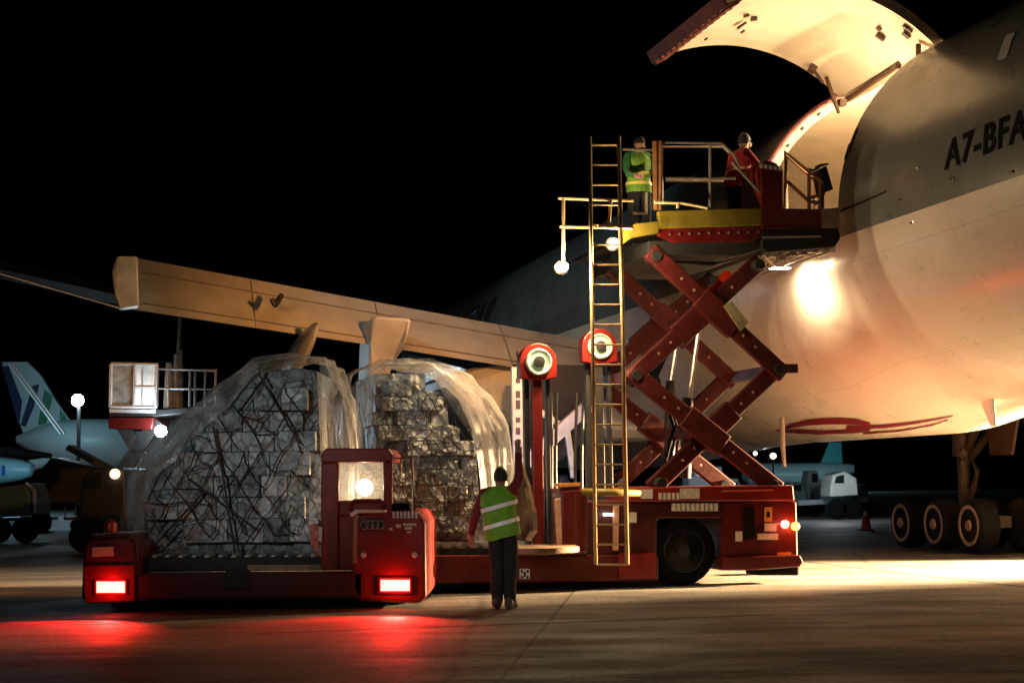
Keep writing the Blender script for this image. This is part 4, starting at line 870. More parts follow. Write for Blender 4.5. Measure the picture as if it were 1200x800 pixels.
# ------------------------------------------------------------------ people
SKIN = mat('skin',(.36,.20,.13),.55,0,.1,20); TROU = mat('dark_trousers',(.006,.007,.010),.85,0,.3,10,.3); SHOE = mat('black_boots',(.012,.011,.011),.5,0,.2,9)
MAROON = mat('maroon_sleeve',(.17,.012,.016),.8,0,.25,12,.3); VEST = mat('lime_vest',(.14,.34,.02),.75,0,.2,12,.4); REFL = mat('reflective_tape',(.85,.87,.85),.35,0,.05,8)
HAIR = mat('black_hair',(.012,.010,.009),.7,0,.2,30,.4); REDJ = mat('red_jacket',(.36,.02,.025),.8,0,.25,12,.3); MASKM = mat('face_mask',(.6,.62,.64),.8,0,.05,9)
def build_person(loc, yaw, J, top, label, group=None, k=1.0):
    root = thing('person', label, 'person', loc, group)
    R = Matrix.Rotation(yaw,4,'Z'); off = Vector(loc)
    X = lambda v: off + R @ (Vector(v)*k)
    names = list(J); edges = [('pelvis','spine'),('spine','chest'),('chest','neck'),('neck','head'),('head','crown')]
    for s in 'LR':
        edges += [('chest','sh'+s),('sh'+s,'el'+s),('el'+s,'wr'+s),('wr'+s,'hd'+s),('pelvis','hp'+s),('hp'+s,'kn'+s),('kn'+s,'an'+s),('an'+s,'to'+s)]
    rad_ = dict(pelvis=(.17,.13),spine=(.145,.10),chest=(.165,.11),neck=(.058,.058),head=(.072,.085),crown=(.072,.085))
    for s in 'LR': rad_.update({'sh'+s:(.085,.085),'el'+s:(.065,.065),'wr'+s:(.042,.042),'hd'+s:(.034,.022),'hp'+s:(.135,.135),'kn'+s:(.095,.095),'an'+s:(.082,.08),'to'+s:(.055,.05)})
    # fingers
    fing = []
    for s in 'LR':
        w, h = Vector(J['wr'+s]), Vector(J['hd'+s]); d = (h-w).normalized(); sd = d.cross(Vector((0,1,0)) if abs(d.y)<.9 else Vector((1,0,0))).normalized()
        for i in range(4):
            b_ = h+sd*(i-1.5)*.021; ln = (.062,.075,.07,.052)[i]; a = 'f%s%d'%(s,i)
            J[a+'a'] = b_+d*.03; J[a+'b'] = b_+d*(.03+ln*.55)+Vector((0,.012,0)); J[a+'c'] = b_+d*(.03+ln*.95)+Vector((0,.03,0)); edges += [('hd'+s,a+'a'),(a+'a',a+'b'),(a+'b',a+'c')]
            for c_,r_ in (('a',.0095),('b',.009),('c',.0075)): rad_[a+c_] = (r_,r_)
        a = 't'+s; J[a+'a'] = w+(h-w)*.5+sd*-.035; J[a+'b'] = w+(h-w)*1.0+sd*-.055+Vector((0,.02,0)); edges += [('wr'+s,a+'a'),(a+'a',a+'b')]; rad_[a+'a']=(.014,.012); rad_[a+'b']=(.010,.009)
    names = list(J); idx = {n_:i for i,n_ in enumerate(names)}
    me = bpy.data.meshes.new('body'); me.from_pydata([X(J[n_])-off for n_ in names], [(idx[a],idx[b_]) for a,b_ in edges], []); me.update()
    ob = bpy.data.objects.new('tmp', me); C.objects.link(ob)
    md = ob.modifiers.new('s','SKIN'); md.use_smooth_shade = True
    for i,n_ in enumerate(names):
        sv = me.skin_vertices[0].data[i]; r_ = rad_[n_]; sv.radius = (r_[0]*k, r_[1]*k); sv.use_root = (n_ == 'pelvis')
    sb_ = ob.modifiers.new('ss','SUBSURF'); sb_.levels = 2; sb_.render_levels = 2
    bpy.context.view_layer.update()
    ev = ob.evaluated_get(bpy.context.evaluated_depsgraph_get()); m2 = bpy.data.meshes.new_from_object(ev); bpy.data.objects.remove(ob)
    segm = {}
    for a,b_ in edges:
        if a in ('neck','head') or b_.startswith('f') or b_[:2] in ('tL','tR') or b_.startswith('hd') : mi = 1
        elif b_[:2] in ('kn','an','hp'): mi = 2
        elif b_[:2] == 'to': mi = 3
        else: mi = 0
        segm[(a,b_)] = mi
    for mm in (top,SKIN,TROU,SHOE): m2.materials.append(mm)
    for p in m2.polygons:
        c = p.center; best = (9,0)
        for (a,b_),mi in segm.items():
            A,B = X(J[a])-off, X(J[b_])-off; t = max(0,min(1,(c-A).dot(B-A)/max(1e-9,(B-A).length_squared))); dd = (c-(A+(B-A)*t)).length
            if a == 'chest' and b_ == 'neck': dd += .03
            if dd < best[0]: best = (dd,mi)
        z = (R.inverted()@c).z/k
        mi = best[1]
        if mi == 0 and z < .93 and abs((R.inverted()@c).x) < .22: mi = 2
        p.material_index = mi; p.use_smooth = True
    for v in m2.vertices:
        zz = (R.inverted()@v.co).z/k
        if zz < 1.46: v.co += noise.noise_vector(v.co*9+off)*.012 + noise.noise_vector(v.co*Vector((22,22,34)).length*.5)*.004
    bo = bpy.data.objects.new('body', m2); C.objects.link(bo); bo.parent = root; ORG[bo.name] = off
    for s_ in 'LR':
        an, to = Vector(J['an'+s_]), Vector(J['to'+s_]); d = (to-an); d.z = 0; d.normalize(); sd = Vector((d.y,-d.x,0)); hp_ = Vector((an.x,an.y,0))
        bmb = nb(); rr_ = []
        for t,wd,hh in ((-.09,.038,.10),(-.07,.052,.15),(0,.055,.16),(.06,.052,.11),(.12,.054,.085),(.17,.046,.07),(.195,.025,.045)):
            rr_.append([bmb.verts.new(X(hp_+d*t+sd*(math.cos(q)*wd)+Vector((0,0,max(.004,hh/2+math.sin(q)*hh/2))))) for q in [2*PI*i/12 for i in range(12)]])
        for a,b_ in zip(rr_,rr_[1:]):
            for i in range(12): bmb.faces.new((a[i],a[(i+1)%12],b_[(i+1)%12],b_[i]))
        bmb.faces.new(rr_[0][::-1]); bmb.faces.new(rr_[-1]); obj('boot', bmb, SHOE, root, smooth=True)
    # face features merged as head details
    hd = Vector(J['head'])*.5+Vector(J['crown'])*.5; fy = Vector((0,1,0))
    bm = nb()
    for sx in (-1,1): bmesh.ops.create_icosphere(bm, subdivisions=1, radius=.012*k, matrix=Matrix.Translation(X(hd+Vector((sx*.03,.082,.005)))))
    obj('eye', bm, HAIR, root)
    bm = nb()
    for sx in (-1,1): bmesh.ops.create_icosphere(bm, subdivisions=2, radius=.026*k, matrix=Matrix.Translation(X(hd+Vector((sx*.08,0,-.01))))@Matrix.Diagonal((.4,.7,1.2,1)))
    bmesh.ops.create_icosphere(bm, subdivisions=2, radius=.018*k, matrix=Matrix.Translation(X(hd+Vector((0,.095,-.02)))))
    obj('ear', bm, SKIN, root, smooth=True)
    return root, X, hd
def cap_mesh(X, hd, r=.098, low=-.01, back=True):
    bm = nb(); rings = []
    for i in range(8):
        a = PI/2*i/7; zz = math.sin(a); rr = math.cos(a)
        rings.append([bm.verts.new(X(hd+Vector((math.cos(t)*r*.88*rr, math.sin(t)*r*1.02*rr-.008, low+zz*(r+.035)-(.05 if (i==0 and math.sin(t)<.2 and back) else 0))))) for t in [2*PI*q/18 for q in range(18)]])
    for a,b_ in zip(rings,rings[1:]):
        for q in range(18): bm.faces.new((a[q],a[(q+1)%18],b_[(q+1)%18],b_[q]))
    bmesh.ops.remove_doubles(bm, verts=bm.verts, dist=.0008)
    return bm
def vest_mesh(X, J, zlow=.86, zt=1.47, widen=1.0, tilt=0.0):
    """torso shell with arm holes: ellipse rings"""
    bm = nb(); prof = [(zlow,.205,.150),(zlow+.12,.198,.148),(1.10,.188,.142),(1.22,.196,.146),(1.32,.212,.150),(1.40,.205,.135),(1.455,.150,.105),(1.49,.085,.080)]
    P_ = Vector(J['pelvis']); Cc = Vector(J['chest']); rings = []
    for z,a,b_ in prof:
        t = (z-P_.z)/(Cc.z-P_.z); cx = P_.x+(Cc.x-P_.x)*t; cy = P_.y+(Cc.y-P_.y)*t
        rings.append([bm.verts.new(X(Vector((cx+math.cos(q)*a*widen, cy+math.sin(q)*b_*(1.16 if z<1.4 else 1.05), z+math.cos(q)*tilt*(1 if z<1.4 else .4)))+noise.noise_vector(Vector((q*2,z*9,1)))*.012)) for q in [2*PI*i/28 for i in range(28)]])
    for r1,r2 in zip(rings,rings[1:]):
        for i in range(28): bm.faces.new((r1[i],r1[(i+1)%28],r2[(i+1)%28],r2[i]))
    return bm
def band(X, J, z0, z1, widen=1.0, tilt=0.0, grow=.008):
    bm = nb(); P_ = Vector(J['pelvis']); Cc = Vector(J['chest']); rings = []
    def dims(z):
        pr = [(.8,.207,.151),(.98,.198,.148),(1.10,.188,.142),(1.22,.196,.146),(1.32,.212,.150),(1.45,.16,.11)]
        for a,b_ in zip(pr,pr[1:]):
            if a[0] <= z <= b_[0]: t=(z-a[0])/(b_[0]-a[0]); return a[1]+(b_[1]-a[1])*t, a[2]+(b_[2]-a[2])*t
        return pr[0][1],pr[0][2]
    for z in (z0,(z0+z1)/2,z1):
        a,b_ = dims(z); t = (z-P_.z)/(Cc.z-P_.z); cx = P_.x+(Cc.x-P_.x)*t; cy = P_.y+(Cc.y-P_.y)*t
        rings.append([bm.verts.new(X(Vector((cx+math.cos(q)*(a*widen+grow+.006), cy+math.sin(q)*(b_*1.16+grow+.006), z+math.cos(q)*tilt)))) for q in [2*PI*i/28 for i in range(28)]])
    for r1,r2 in zip(rings,rings[1:]):
        for i in range(28): bm.faces.new((r1[i],r1[(i+1)%28],r2[(i+1)%28],r2[i]))
    return bm
def pose(**k):
    J = dict(pelvis=(0,0,.95),spine=(0,-.01,1.14),chest=(0,0,1.33),neck=(0,.01,1.50),head=(0,.03,1.60),crown=(0,.03,1.69),
      shL=(-.19,0,1.42),elL=(-.25,.02,1.14),wrL=(-.26,.10,.90),hdL=(-.26,.13,.83), shR=(.19,0,1.42),elR=(.25,.02,1.14),wrR=(.26,.10,.90),hdR=(.26,.13,.83),
      hpL=(-.09,0,.92),knL=(-.10,.02,.50),anL=(-.105,-.01,.09),toL=(-.12,.15,.04), hpR=(.09,0,.92),knR=(.10,.02,.50),anR=(.105,-.01,.09),toR=(.12,.15,.04))
    J.update(k); return {a:Vector(v) for a,v in J.items()}
# foreground worker, back to the camera, right arm raised
wl = gnd(590,713); 
J = pose(chest=(-.05,.02,1.33), neck=(-.035,.04,1.49), head=(-.02,.06,1.58), crown=(-.02,.06,1.67), spine=(-.03,0,1.14),
   shL=(-.23,.03,1.40),elL=(-.34,.04,1.14),wrL=(-.40,.16,.90),hdL=(-.41,.20,.83), shR=(.14,.03,1.43),elR=(.20,.16,1.58),wrR=(.185,.22,1.90),hdR=(.18,.24,1.98),
   hpL=(-.075,0,.92),knL=(-.07,.02,.5),anL=(-.075,-.01,.09),toL=(-.10,.14,.04),hpR=(.09,0,.92),knR=(.085,.02,.5),anR=(.085,-.01,.09),toR=(.12,.14,.04))
pr, X, hd = build_person((wl.x,wl.y,0), math.radians(-6), J, MAROON, 'standing worker seen from behind in lime vest with two white bands, right arm raised', k=.98)
vo = obj('safety_vest', vest_mesh(X,J,.86,tilt=.05,widen=1.08), VEST, pr, smooth=True)
for z0 in (1.22,1.01): obj('reflective_band', band(X,J,z0,z0+.05,1.08,.06), REFL, vo, smooth=True)
obj('hair', cap_mesh(X,hd,.097,-.02), HAIR, pr, smooth=True)
# platform worker (left) facing right, and operator (right) leaning at the console
pl_loc = L(Lp(750,285,1.4)[0],1.4,5.02)
J2 = pose(elL=(-.27,.10,1.16),wrL=(-.18,.30,1.12),hdL=(-.15,.36,1.12),elR=(.26,.10,1.16),wrR=(.22,.30,1.05),hdR=(.20,.36,1.04),head=(0,.05,1.58),crown=(0,.07,1.66))
pr, X, hd = build_person(tuple(pl_loc), math.radians(205), J2, mat('green_jacket',(.03,.16,.06),.8,0,.3,12,.3), 'worker in green and yellow hi-vis jacket on the raised catwalk beside the ladder', k=.99)
vo = obj('safety_vest', vest_mesh(X,J2,.86), mat('lime_green_jacket',(.16,.34,.04),.75,0,.35,9,.4), pr, smooth=True)
obj('reflective_band', band(X,J2,.97,1.02), mat('yellow_tape',(.7,.62,.15),.4,0,.1,9), vo, smooth=True)
obj('reflective_band', band(X,J2,1.13,1.17), MATS['yellow_tape'], vo, smooth=True)
obj('hair', cap_mesh(X,hd,.096,-.01), HAIR, pr, smooth=True)
op_loc = L(Lp(874,275,.9)[0],1.2,5.02)
J3 = pose(pelvis=(0,-.04,.95),chest=(0,.06,1.33),neck=(0,.12,1.49),head=(0,.15,1.58),crown=(0,.16,1.67),shL=(-.18,.06,1.41),shR=(.18,.06,1.41),elL=(-.24,.20,1.20),wrL=(-.18,.42,1.22),hdL=(-.15,.49,1.24),elR=(.24,.22,1.20),wrR=(.2,.44,1.24),hdR=(.18,.51,1.26))
pr, X, hd = build_person(tuple(op_loc), math.radians(-62), J3, REDJ, 'loader operator in red jacket and dark trousers leaning over the red console', k=1.03)
jk = obj('jacket', vest_mesh(X,J3,.9), REDJ, pr, smooth=True)
obj('reflective_band', band(X,J3,1.12,1.16,tilt=.04), mat('pale_orange_tape',(.75,.45,.22),.4,0,.1,9), jk, smooth=True)
cp_ = obj('cap', cap_mesh(X,hd,.10,.0), mat('dark_cap',(.05,.05,.06),.7,0,.2,9), pr, smooth=True)
bm = nb(); bmesh.ops.create_icosphere(bm, subdivisions=2, radius=.06, matrix=Matrix.Translation(X(hd+Vector((0,.06,-.045))))@Matrix.Diagonal((1,.8,.8,1))); obj('face_mask', bm, MASKM, pr, smooth=True)

# ------------------------------------------------------------------ second aircraft standing beyond (dark) with its main gear
AB = thing('parked_aircraft', 'dark unlit airliner beyond the freighter tail, six wheeled main gear visible', 'aircraft', tuple(gnd(1133,645)))
YG = gnd(1133,646).y
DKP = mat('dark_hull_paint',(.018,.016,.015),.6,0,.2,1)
C2 = Vector((gnd(1133,646).x,YG,0)) - LF*3.4 + UP*5.6
bm = nb(); rings=[]
for s_ in (-16,-12,-6,-2,0,6,12,20,26,30):
    r_ = 3.0 if -2<=s_<=20 else (3.0*(1-((-2-s_)/16)) if s_<-2 else 3.0*math.sqrt(max(.02,1-((s_-20)/10.2)**2)))
    rings.append([bm.verts.new(C2+FW*s_+LF*math.cos(q)*r_+UP*(math.sin(q)*r_+(3-r_)*.4)) for q in [2*PI*k/32 for k in range(32)]])
for a,b_ in zip(rings,rings[1:]):
    for k in range(32): bm.faces.new((a[k],a[(k+1)%32],b_[(k+1)%32],b_[k]))
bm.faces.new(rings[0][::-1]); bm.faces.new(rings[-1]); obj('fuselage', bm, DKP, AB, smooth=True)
bm = nb(); G2 = Vector((gnd(1133,646).x,YG,0)); 
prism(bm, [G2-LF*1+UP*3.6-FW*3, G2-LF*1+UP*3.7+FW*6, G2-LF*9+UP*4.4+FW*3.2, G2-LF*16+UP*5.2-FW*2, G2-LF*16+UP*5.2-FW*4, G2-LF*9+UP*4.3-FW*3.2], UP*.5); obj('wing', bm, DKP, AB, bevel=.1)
BRG = mat('oily_gear_brown',(.05,.03,.017),.5,.2,.4,5,.2)
bm = nb(); tube(bm, [G2+UP*.7, G2+UP*2.0], .13, 12); tube(bm, [G2+UP*1.9, G2+UP*3.6], .22, 12); st2 = obj('gear_strut', bm, BRG, AB, smooth=True)
bm = nb(); tube(bm, [G2+UP*1.9, G2+UP*3.5-FW*1.7], .09, 8); tube(bm, [G2+UP*1.7, G2+UP*3.6-LF*1.7], .09, 8); tube(bm, [G2+UP*.9-FW*.2, G2+UP*1.6-FW*.55, G2+UP*2.1-FW*.1], .05, 8)
for k in range(14): a = Vector((random.uniform(-.1,.1),random.uniform(-.25,0),random.uniform(1.0,2.2))); tube(bm, [G2+a, G2+a+Vector((random.uniform(-.12,.12),random.uniform(-.1,.1),random.uniform(-.3,.3)))], .035, 6)
obj('gear_brace', bm, BRG, st2)
bm = nb(); box(bm, G2+UP*.62, (.25,3.1,.22), LAX); obj('bogie_beam', bm, BRG, st2)
bm = nb(); prism(bm, [G2-LF*.2-FW*2.2+UP*3.5, G2-LF*.2-FW*.6+UP*3.5, G2-LF*.2-FW*.8+UP*1.9, G2-LF*.2-FW*1.6+UP*1.9], LF*.06); obj('gear_door', bm, mat('brown_door',(.05,.022,.012),.5,0,.2,3), AB)
RIM2 = mat('tan_rim',(.22,.15,.085),.45,.1,.2,8)
for k in (-1,0,1):
    for j in (1,-1):
        bm = nb(); c_ = G2+FW*1.42*k+LF*.5*j+UP*.56; wheel_mesh(bm, c_, LF, .52, .42); wh = obj('wheel', bm, BLK, AB, smooth=True)
        bm = nb(); lathe(bm, c_, LF*j, [(.18,.39),(.225,.39),(.225,.33),(.17,.30),(.17,.12),(.24,.10),(.24,.005)], 24); obj('wheel_rim', bm, RIM2, wh, smooth=True)
lamp('gear_area_fill','SPOT', G2+LF*7-FW*9+UP*2.5, 30, (1,.62,.3), .2, G2+UP*.6, 22, .8)  # added spot that brings out the second aircraft's wheel rims

# ------------------------------------------------------------------ background, left
def sil(nm, pts, Y, d, m_, parent, bevel=0.02): 
    bm = nb(); prism(bm, [at(px,py,Y) for px,py in pts], Vector((0,d,0))); return obj(nm, bm, m_, parent, bevel=bevel)
TEALW = mat('far_white_hull',(.55,.60,.62),.4,0,.1,.3); GRNL = mat('green_tail_logo',(.05,.22,.12),.5,0,.1,.5); NAVY = mat('navy_tail_logo',(.03,.04,.10),.5,0,.1,.5)
YA = 120
FA = thing('far_airliner', 'distant pale airliner with green patterned tail behind the left floodlight', 'aircraft', (at(120,560,YA).x, YA, 0))
bm = nb(); rings = []
for px,cy,r_ in ((20,515,.3),(45,517,1.1),(70,521,1.75),(100,524,2.05),(140,525,2.1),(220,526,2.1),(300,526,2.1),(350,527,1.6),(372,529,.5)):
    c_ = at(px,cy,YA); rings.append([bm.verts.new(c_+Vector((0,math.cos(q)*r_,math.sin(q)*r_))) for q in [2*PI*k/20 for k in range(20)]])
for a,b_ in zip(rings,rings[1:]):
    for k in range(20): bm.faces.new((a[k],a[(k+1)%20],b_[(k+1)%20],b_[k]))
bm.faces.new(rings[0]); bm.faces.new(rings[-1][::-1]); obj('fuselage', bm, TEALW, FA, smooth=True)
tf = sil('tail_fin', [(2,424),(32,424),(48,440),(66,470),(96,512),(30,516),(14,470)], YA, .35, TEALW, FA)
sil('tail_logo', [(2,430),(10,428),(26,470),(22,500),(14,470)], YA-.02, .1, NAVY, tf, 0)
sil('tail_logo', [(38,452),(46,450),(40,476),(30,500),(24,498)], YA-.02, .1, NAVY, tf, 0)
sil('tail_logo', [(52,456),(62,464),(54,496),(44,498)], YA-.02, .1, GRNL, tf, 0)
sil('tail_logo', [(70,478),(82,496),(78,500),(70,498)], YA-.02, .1, GRNL, tf, 0)
bm = nb(); tube(bm, [at(-30,560,YA-2),at(60,540,YA-1)], .8, 10, r2=.3); obj('tailplane', bm, TEALW, FA, smooth=True)
# engine pod close to the left edge
YE = 75; EG = thing('jet_engine_aircraft', 'pale blue engine pod of an airliner at the left edge of the apron', 'aircraft', (at(5,560,YE).x, YE, 0))
bm = nb(); c_ = at(-8,551,YE); lathe(bm, c_-Vector((1.6,0,0)), (1,0,0), [(0,.45),(.15,.55),(1.0,.60),(2.0,.58),(2.8,.46),(3.3,.3),(3.4,.12)], 24); obj('engine_pod', bm, mat('cyan_pod',(.35,.58,.66),.35,0,.08,1), EG, smooth=True)
sil('blue_marking', [(2,545),(6,545),(6,556),(2,556)], YE-.62, .03, mat('logo_blue',(.02,.12,.5),.4,0,.1,3), EG, 0)
sil('pylon', [(-20,530),(28,538),(40,546),(-20,546)], YE, .4, DARK, EG)
bm = nb(); tube(bm, [at(-60,520,YE),at(60,534,YE+3)], .35, 8, r2=.12); obj('wing', bm, DARK, EG)
# white-lit conveyor boom
bm = nb(); tube(bm, [at(11,426,70),at(72,508,70)], .07, 8); tube(bm, [at(15,426,70.4),at(76,508,70.4)], .05, 8); bo_ = obj('conveyor_boom', bm, WHITE, None, origin=tuple(at(72,508,70)*1.0)); tag(bo_, 'thin white inclined boom crossing in front of the far green patterned tail', 'boom')
# second loader with lifted box cab
YS = 45
SL = thing('cargo_loader', 'smaller distant loader with lit white cab box on a raised red platform', 'cargo loader', (at(190,600,YS).x, YS+1, 0))
cb = sil('cab_back_wall', [(131,427),(184,427),(183,476),(129,476)], YS+1.3, .06, WHITE, SL)
bm = nb()
for pl in ([(131,426),(185,427)],[(130,427),(129,477)],[(158,427),(157,477)],[(184,427),(182,478)],[(167,430),(166,476)],[(157,453),(183,453)],[(129,476),(183,477)]):
    tube(bm, [at(x,y,YS) for x,y in pl], .05 if pl[0][1]!=430 else .03, 6)
for pl in ([(131,426),(185,427)],[(130,427),(129,477)],[(184,427),(182,478)]): tube(bm, [at(x,y,YS+1.3)-Vector((0,.06,0)) for x,y in pl], .04, 6)
obj('cab_frame', bm, WHITE, SL)
sil('cab_panel', [(131,428),(157,428),(156,476),(129,476)], YS+.02, .05, mat('milky_panel',(.42,.46,.44),.4,0,.5,4), SL)
sil('platform_red', [(127,489),(180,489),(178,503),(127,502)], YS-.05, 2.2, RED, SL)
sil('platform_white_strip', [(128,479),(182,480),(182,484),(128,483)], YS-.03, .05, LABEL, SL, 0)
sil('platform_deck', [(128,484),(262,474),(262,480),(180,488),(128,489)], YS, 2.2, DARK, SL)
bm = nb()
for x in (184,197,222,228,240,252): tube(bm, [at(x,476,YS),at(x+1,432,YS)], .035, 6)
tube(bm, [at(184,432,YS),at(254,434,YS)], .035, 6); tube(bm, [at(184,455,YS),at(254,456,YS)], .03, 6); obj('platform_railing', bm, GREYM, SL)
bm = nb(); beam(bm, at(185,492,YS+.4), at(138,560,YS+.4), .35,.2,Vector((0,1,0))); beam(bm, at(140,492,YS+.4), at(200,590,YS+.4), .35,.2,Vector((0,1,0))); beam(bm, at(138,560,YS+.4), at(190,600,YS+.4), .35,.2,Vector((0,1,0))); obj('scissor_arm', bm, DARK, SL)
bm = nb(); box(bm, (at(165,600,YS).x, YS+1, .75), (3.4,2.2,.7)); obj('chassis', bm, DARK, SL, bevel=.05)
for dx in (-1.2,1.2): bm = nb(); wheel_mesh(bm, (at(165,600,YS).x+dx, YS-.1, .4), (0,1,0), .4, .3); obj('wheel', bm, BLK, SL, smooth=True)
bm = nb()
for (x,y0,y1,r_) in ((207,478,415,.14),(212,478,410,.1),(198,478,425,.16)): tube(bm, [at(x,y0,YS+.8),at(x,y1,YS+.8)], r_, 8, r2=r_*.5)
tube(bm, [at(209,415,YS+.8),at(211,372,YS+.8)], .05, 6); obj('mast', bm, mat('mast_tan',(.16,.13,.09),.6,0,.4,6), SL)
CE = emis('cool_flood',(.72,.9,1.0),160)
bm = nb(); c_ = at(189,505,YS-.3); lathe(bm, c_, (0,-1,0), [(0,.10),(.05,.16),(.08,.15),(.1,.02)], 18); obj('flood_lamp', bm, CE, SL, smooth=True)
lamp('flood_lamp_source','POINT', c_-Vector((0,.3,0)), 45, COOL, .15)
lamp('cab_work_light','POINT', at(158,462,YS+.6), 30, (.85,.95,1), .1)
# floodlight on a mast
YF = 100; fl2 = thing('floodlight_mast', 'tall mast with one blinding blue white floodlight at left', 'floodlight', (at(92,469,YF).x, YF, 0))
bm = nb(); c_ = at(92,469,YF); tube(bm, [Vector((c_.x,YF+.1,0)), Vector((c_.x,YF+.1,c_.z+.2))], .12, 8); obj('pole', bm, DARK, fl2)
bm = nb(); lathe(bm, c_-Vector((0,.1,0)), (0,-1,0), [(0,.2),(.1,.36),(.16,.34),(.22,.08)], 20); obj('lamp_head', bm, CE, fl2, smooth=True)
lamp('floodlight_source','POINT', c_-Vector((0,1.2,0)), 500, COOL, .4)
lamp('tail_wash','POINT', at(60,475,YA-6), 260, (.4,.8,.95), .4)
lamp('pod_wash','POINT', at(20,530,YE-5), 250, (.35,.8,1), .4)
# dark ground equipment
def equip(nm, label, cat, pts, Y, d, m_, group=None, extra=()):
    x0 = sum(p[0] for p in pts)/len(pts); t = thing(nm, label, cat, (at(x0,590,Y).x, Y, 0), group); sil('body', pts, Y, d, m_, t, .05)
    for dx in (min(p[0] for p in pts)+8, max(p[0] for p in pts)-8):
        bm = nb(); wheel_mesh(bm, (at(dx,600,Y).x, Y, .38), (0,1,0), .38, .28); obj('wheel', bm, BLK, t, smooth=True)
    return t
DG = mat('dark_green_equipment',(.06,.07,.05),.6,0,.3,3); DB = mat('dark_equipment',(.035,.035,.04),.5,.1,.3,3)
t = equip('belt_loader','dark belt loader parked under the far tail beside the boom','belt loader',[(40,560),(60,535),(150,556),(150,588),(40,590)],60,2,DB)
bm = nb(); beam(bm, at(82,524,60), at(140,556,60), .2,.9,Vector((0,1,0))); obj('conveyor', bm, DG, t)
lamp('boom_wash','POINT', at(60,440,64), 160, (.9,.95,1), .1)  # light added without a fixture to whiten the boom
t = equip('tow_tractor','low green tinted tow tractor at the left edge','tractor',[(-10,572),(30,566),(38,590),(36,604),(-10,606)],48,2,DG)
bm = nb(); tube(bm, [at(30,566,48),at(40,574,48),at(40,600,48)], .06, 6); obj('roll_bar', bm, GREYM, t)
t = equip('service_van','dark service van between the belt loader and the first pallet','van',[(92,600),(96,560),(110,548),(146,548),(148,604),(92,606)],40,2.5,DB)
sil('windscreen', [(97,574),(101,562),(112,553),(118,553),(118,572)], 39.98,.02, GLASSD, t, 0)
bm = nb(); lathe(bm, at(135,555,39.9), (0,-1,0), [(0,.12),(.05,.12),(.07,.03)], 14); obj('headlight', bm, emis('warm_dim',(1,.62,.35),3), t)
for i,(px,py) in enumerate(((18,612),(52,614),(88,615))):
    pass
carts = []
def cart():
    p0 = gnd(20,622); t = thing('baggage_dolly','placeholder','dolly',(p0.x,p0.y,0),'empty baggage dollies in a row at left')
    bm = nb(); box(bm,(p0.x,p0.y,.45),(2.6,1.5,.12)); obj('deck', bm, DB, t, bevel=.02)
    bm = nb()
    for sx in (-1.25,):
        tube(bm,[(p0.x+sx,p0.y-.7,.5),(p0.x+sx,p0.y-.7,1.25),(p0.x+sx,p0.y+.7,1.25),(p0.x+sx,p0.y+.7,.5)],.03,6)
    obj('end_rail', bm, GREYM, t)
    for sx in (-.9,.9):
        for sy in (-.6,.6): bm = nb(); wheel_mesh(bm,(p0.x+sx,p0.y+sy,.2),(0,1,0),.2,.12); obj('wheel', bm, BLK, t, smooth=True)
    return t
ct0 = cart(); ct0['label'] = 'empty baggage dolly with end rails nearest the left edge'
for k,(dx,lab) in enumerate(((3.2,'middle empty baggage dolly of the three at left'),)):
    c = ct0.copy(); C.objects.link(c); c.location.x += dx; c['label'] = 'empty baggage dolly with end rails just left of the transporter'
    for chd in ct0.children:
        d = chd.copy(); C.objects.link(d); d.parent = c
# ------------------------------------------------------------------ background, right under the belly
YB = 190
FB = thing('far_airliner', 'tiny distant airliner with teal tail fin seen under the freighter belly', 'aircraft', (at(930,560,YB).x, YB, 0))
bm = nb(); rings = []
for px,cy,r_ in ((868,558,.3),(876,557,1.1),(895,556,1.35),(940,556,1.35),(975,554,1.2),(1000,549,.5)):
    c_ = at(px,cy,YB); rings.append([bm.verts.new(c_+Vector((0,math.cos(q)*r_,math.sin(q)*r_))) for q in [2*PI*k/16 for k in range(16)]])
for a,b_ in zip(rings,rings[1:]):
    for k in range(16): bm.faces.new((a[k],a[(k+1)%16],b_[(k+1)%16],b_[k]))
obj('fuselage', bm, TEALW, FB, smooth=True); sil('tail_fin', [(960,546),(972,518),(986,518),(988,548)], YB, .3, mat('teal_tail',(.08,.42,.42),.4,0,.1,.5), FB)
lamp('far_wash','POINT', at(965,545,YB-14), 1200, (.45,.85,.95), .4)
YV = 62
t = equip('service_van','white van parked under the freighter belly beside the low barrier','van',[(973,572),(976,556),(990,552),(1004,560),(1006,580),(973,582)],YV,2,WHITE)
sil('window', [(978,566),(980,558),(989,556),(989,566)], YV-.02,.02, GLASSD, t, 0)
t = equip('baggage_tractor','pale blue baggage tractor far behind the scissor lift','tractor',[(886,578),(890,566),(915,564),(922,572),(922,582),(886,584)],YV+6,2,mat('pale_blue_paint',(.35,.48,.55),.4,0,.1,2))
t = equip('catering_truck','pale truck far behind the scissor arms','truck',[(806,572),(808,548),(846,546),(848,574)],YV+4,2.4,mat('pale_truck_paint',(.45,.50,.52),.4,0,.2,2))
sil('cab_window', [(810,558),(812,550),(822,550),(822,558)], YV+3.98,.02, GLASSD, t, 0)
bm = nb(); prism(bm, [at(936,586,64),at(1018,583,64),at(1018,588,64),at(936,592,64)], Vector((0,.4,0))); br_ = obj('low_barrier', bm, mat('barrier_grey',(.35,.42,.44),.6,0,.4,2), None, origin=tuple(gnd(975,612))); tag(br_,'long low grey barrier under the freighter belly','barrier')
lamp('van_wash','POINT', at(975,545,YV-3), 170, (.8,.92,1), .3)  # unseen light put in to brighten the white van
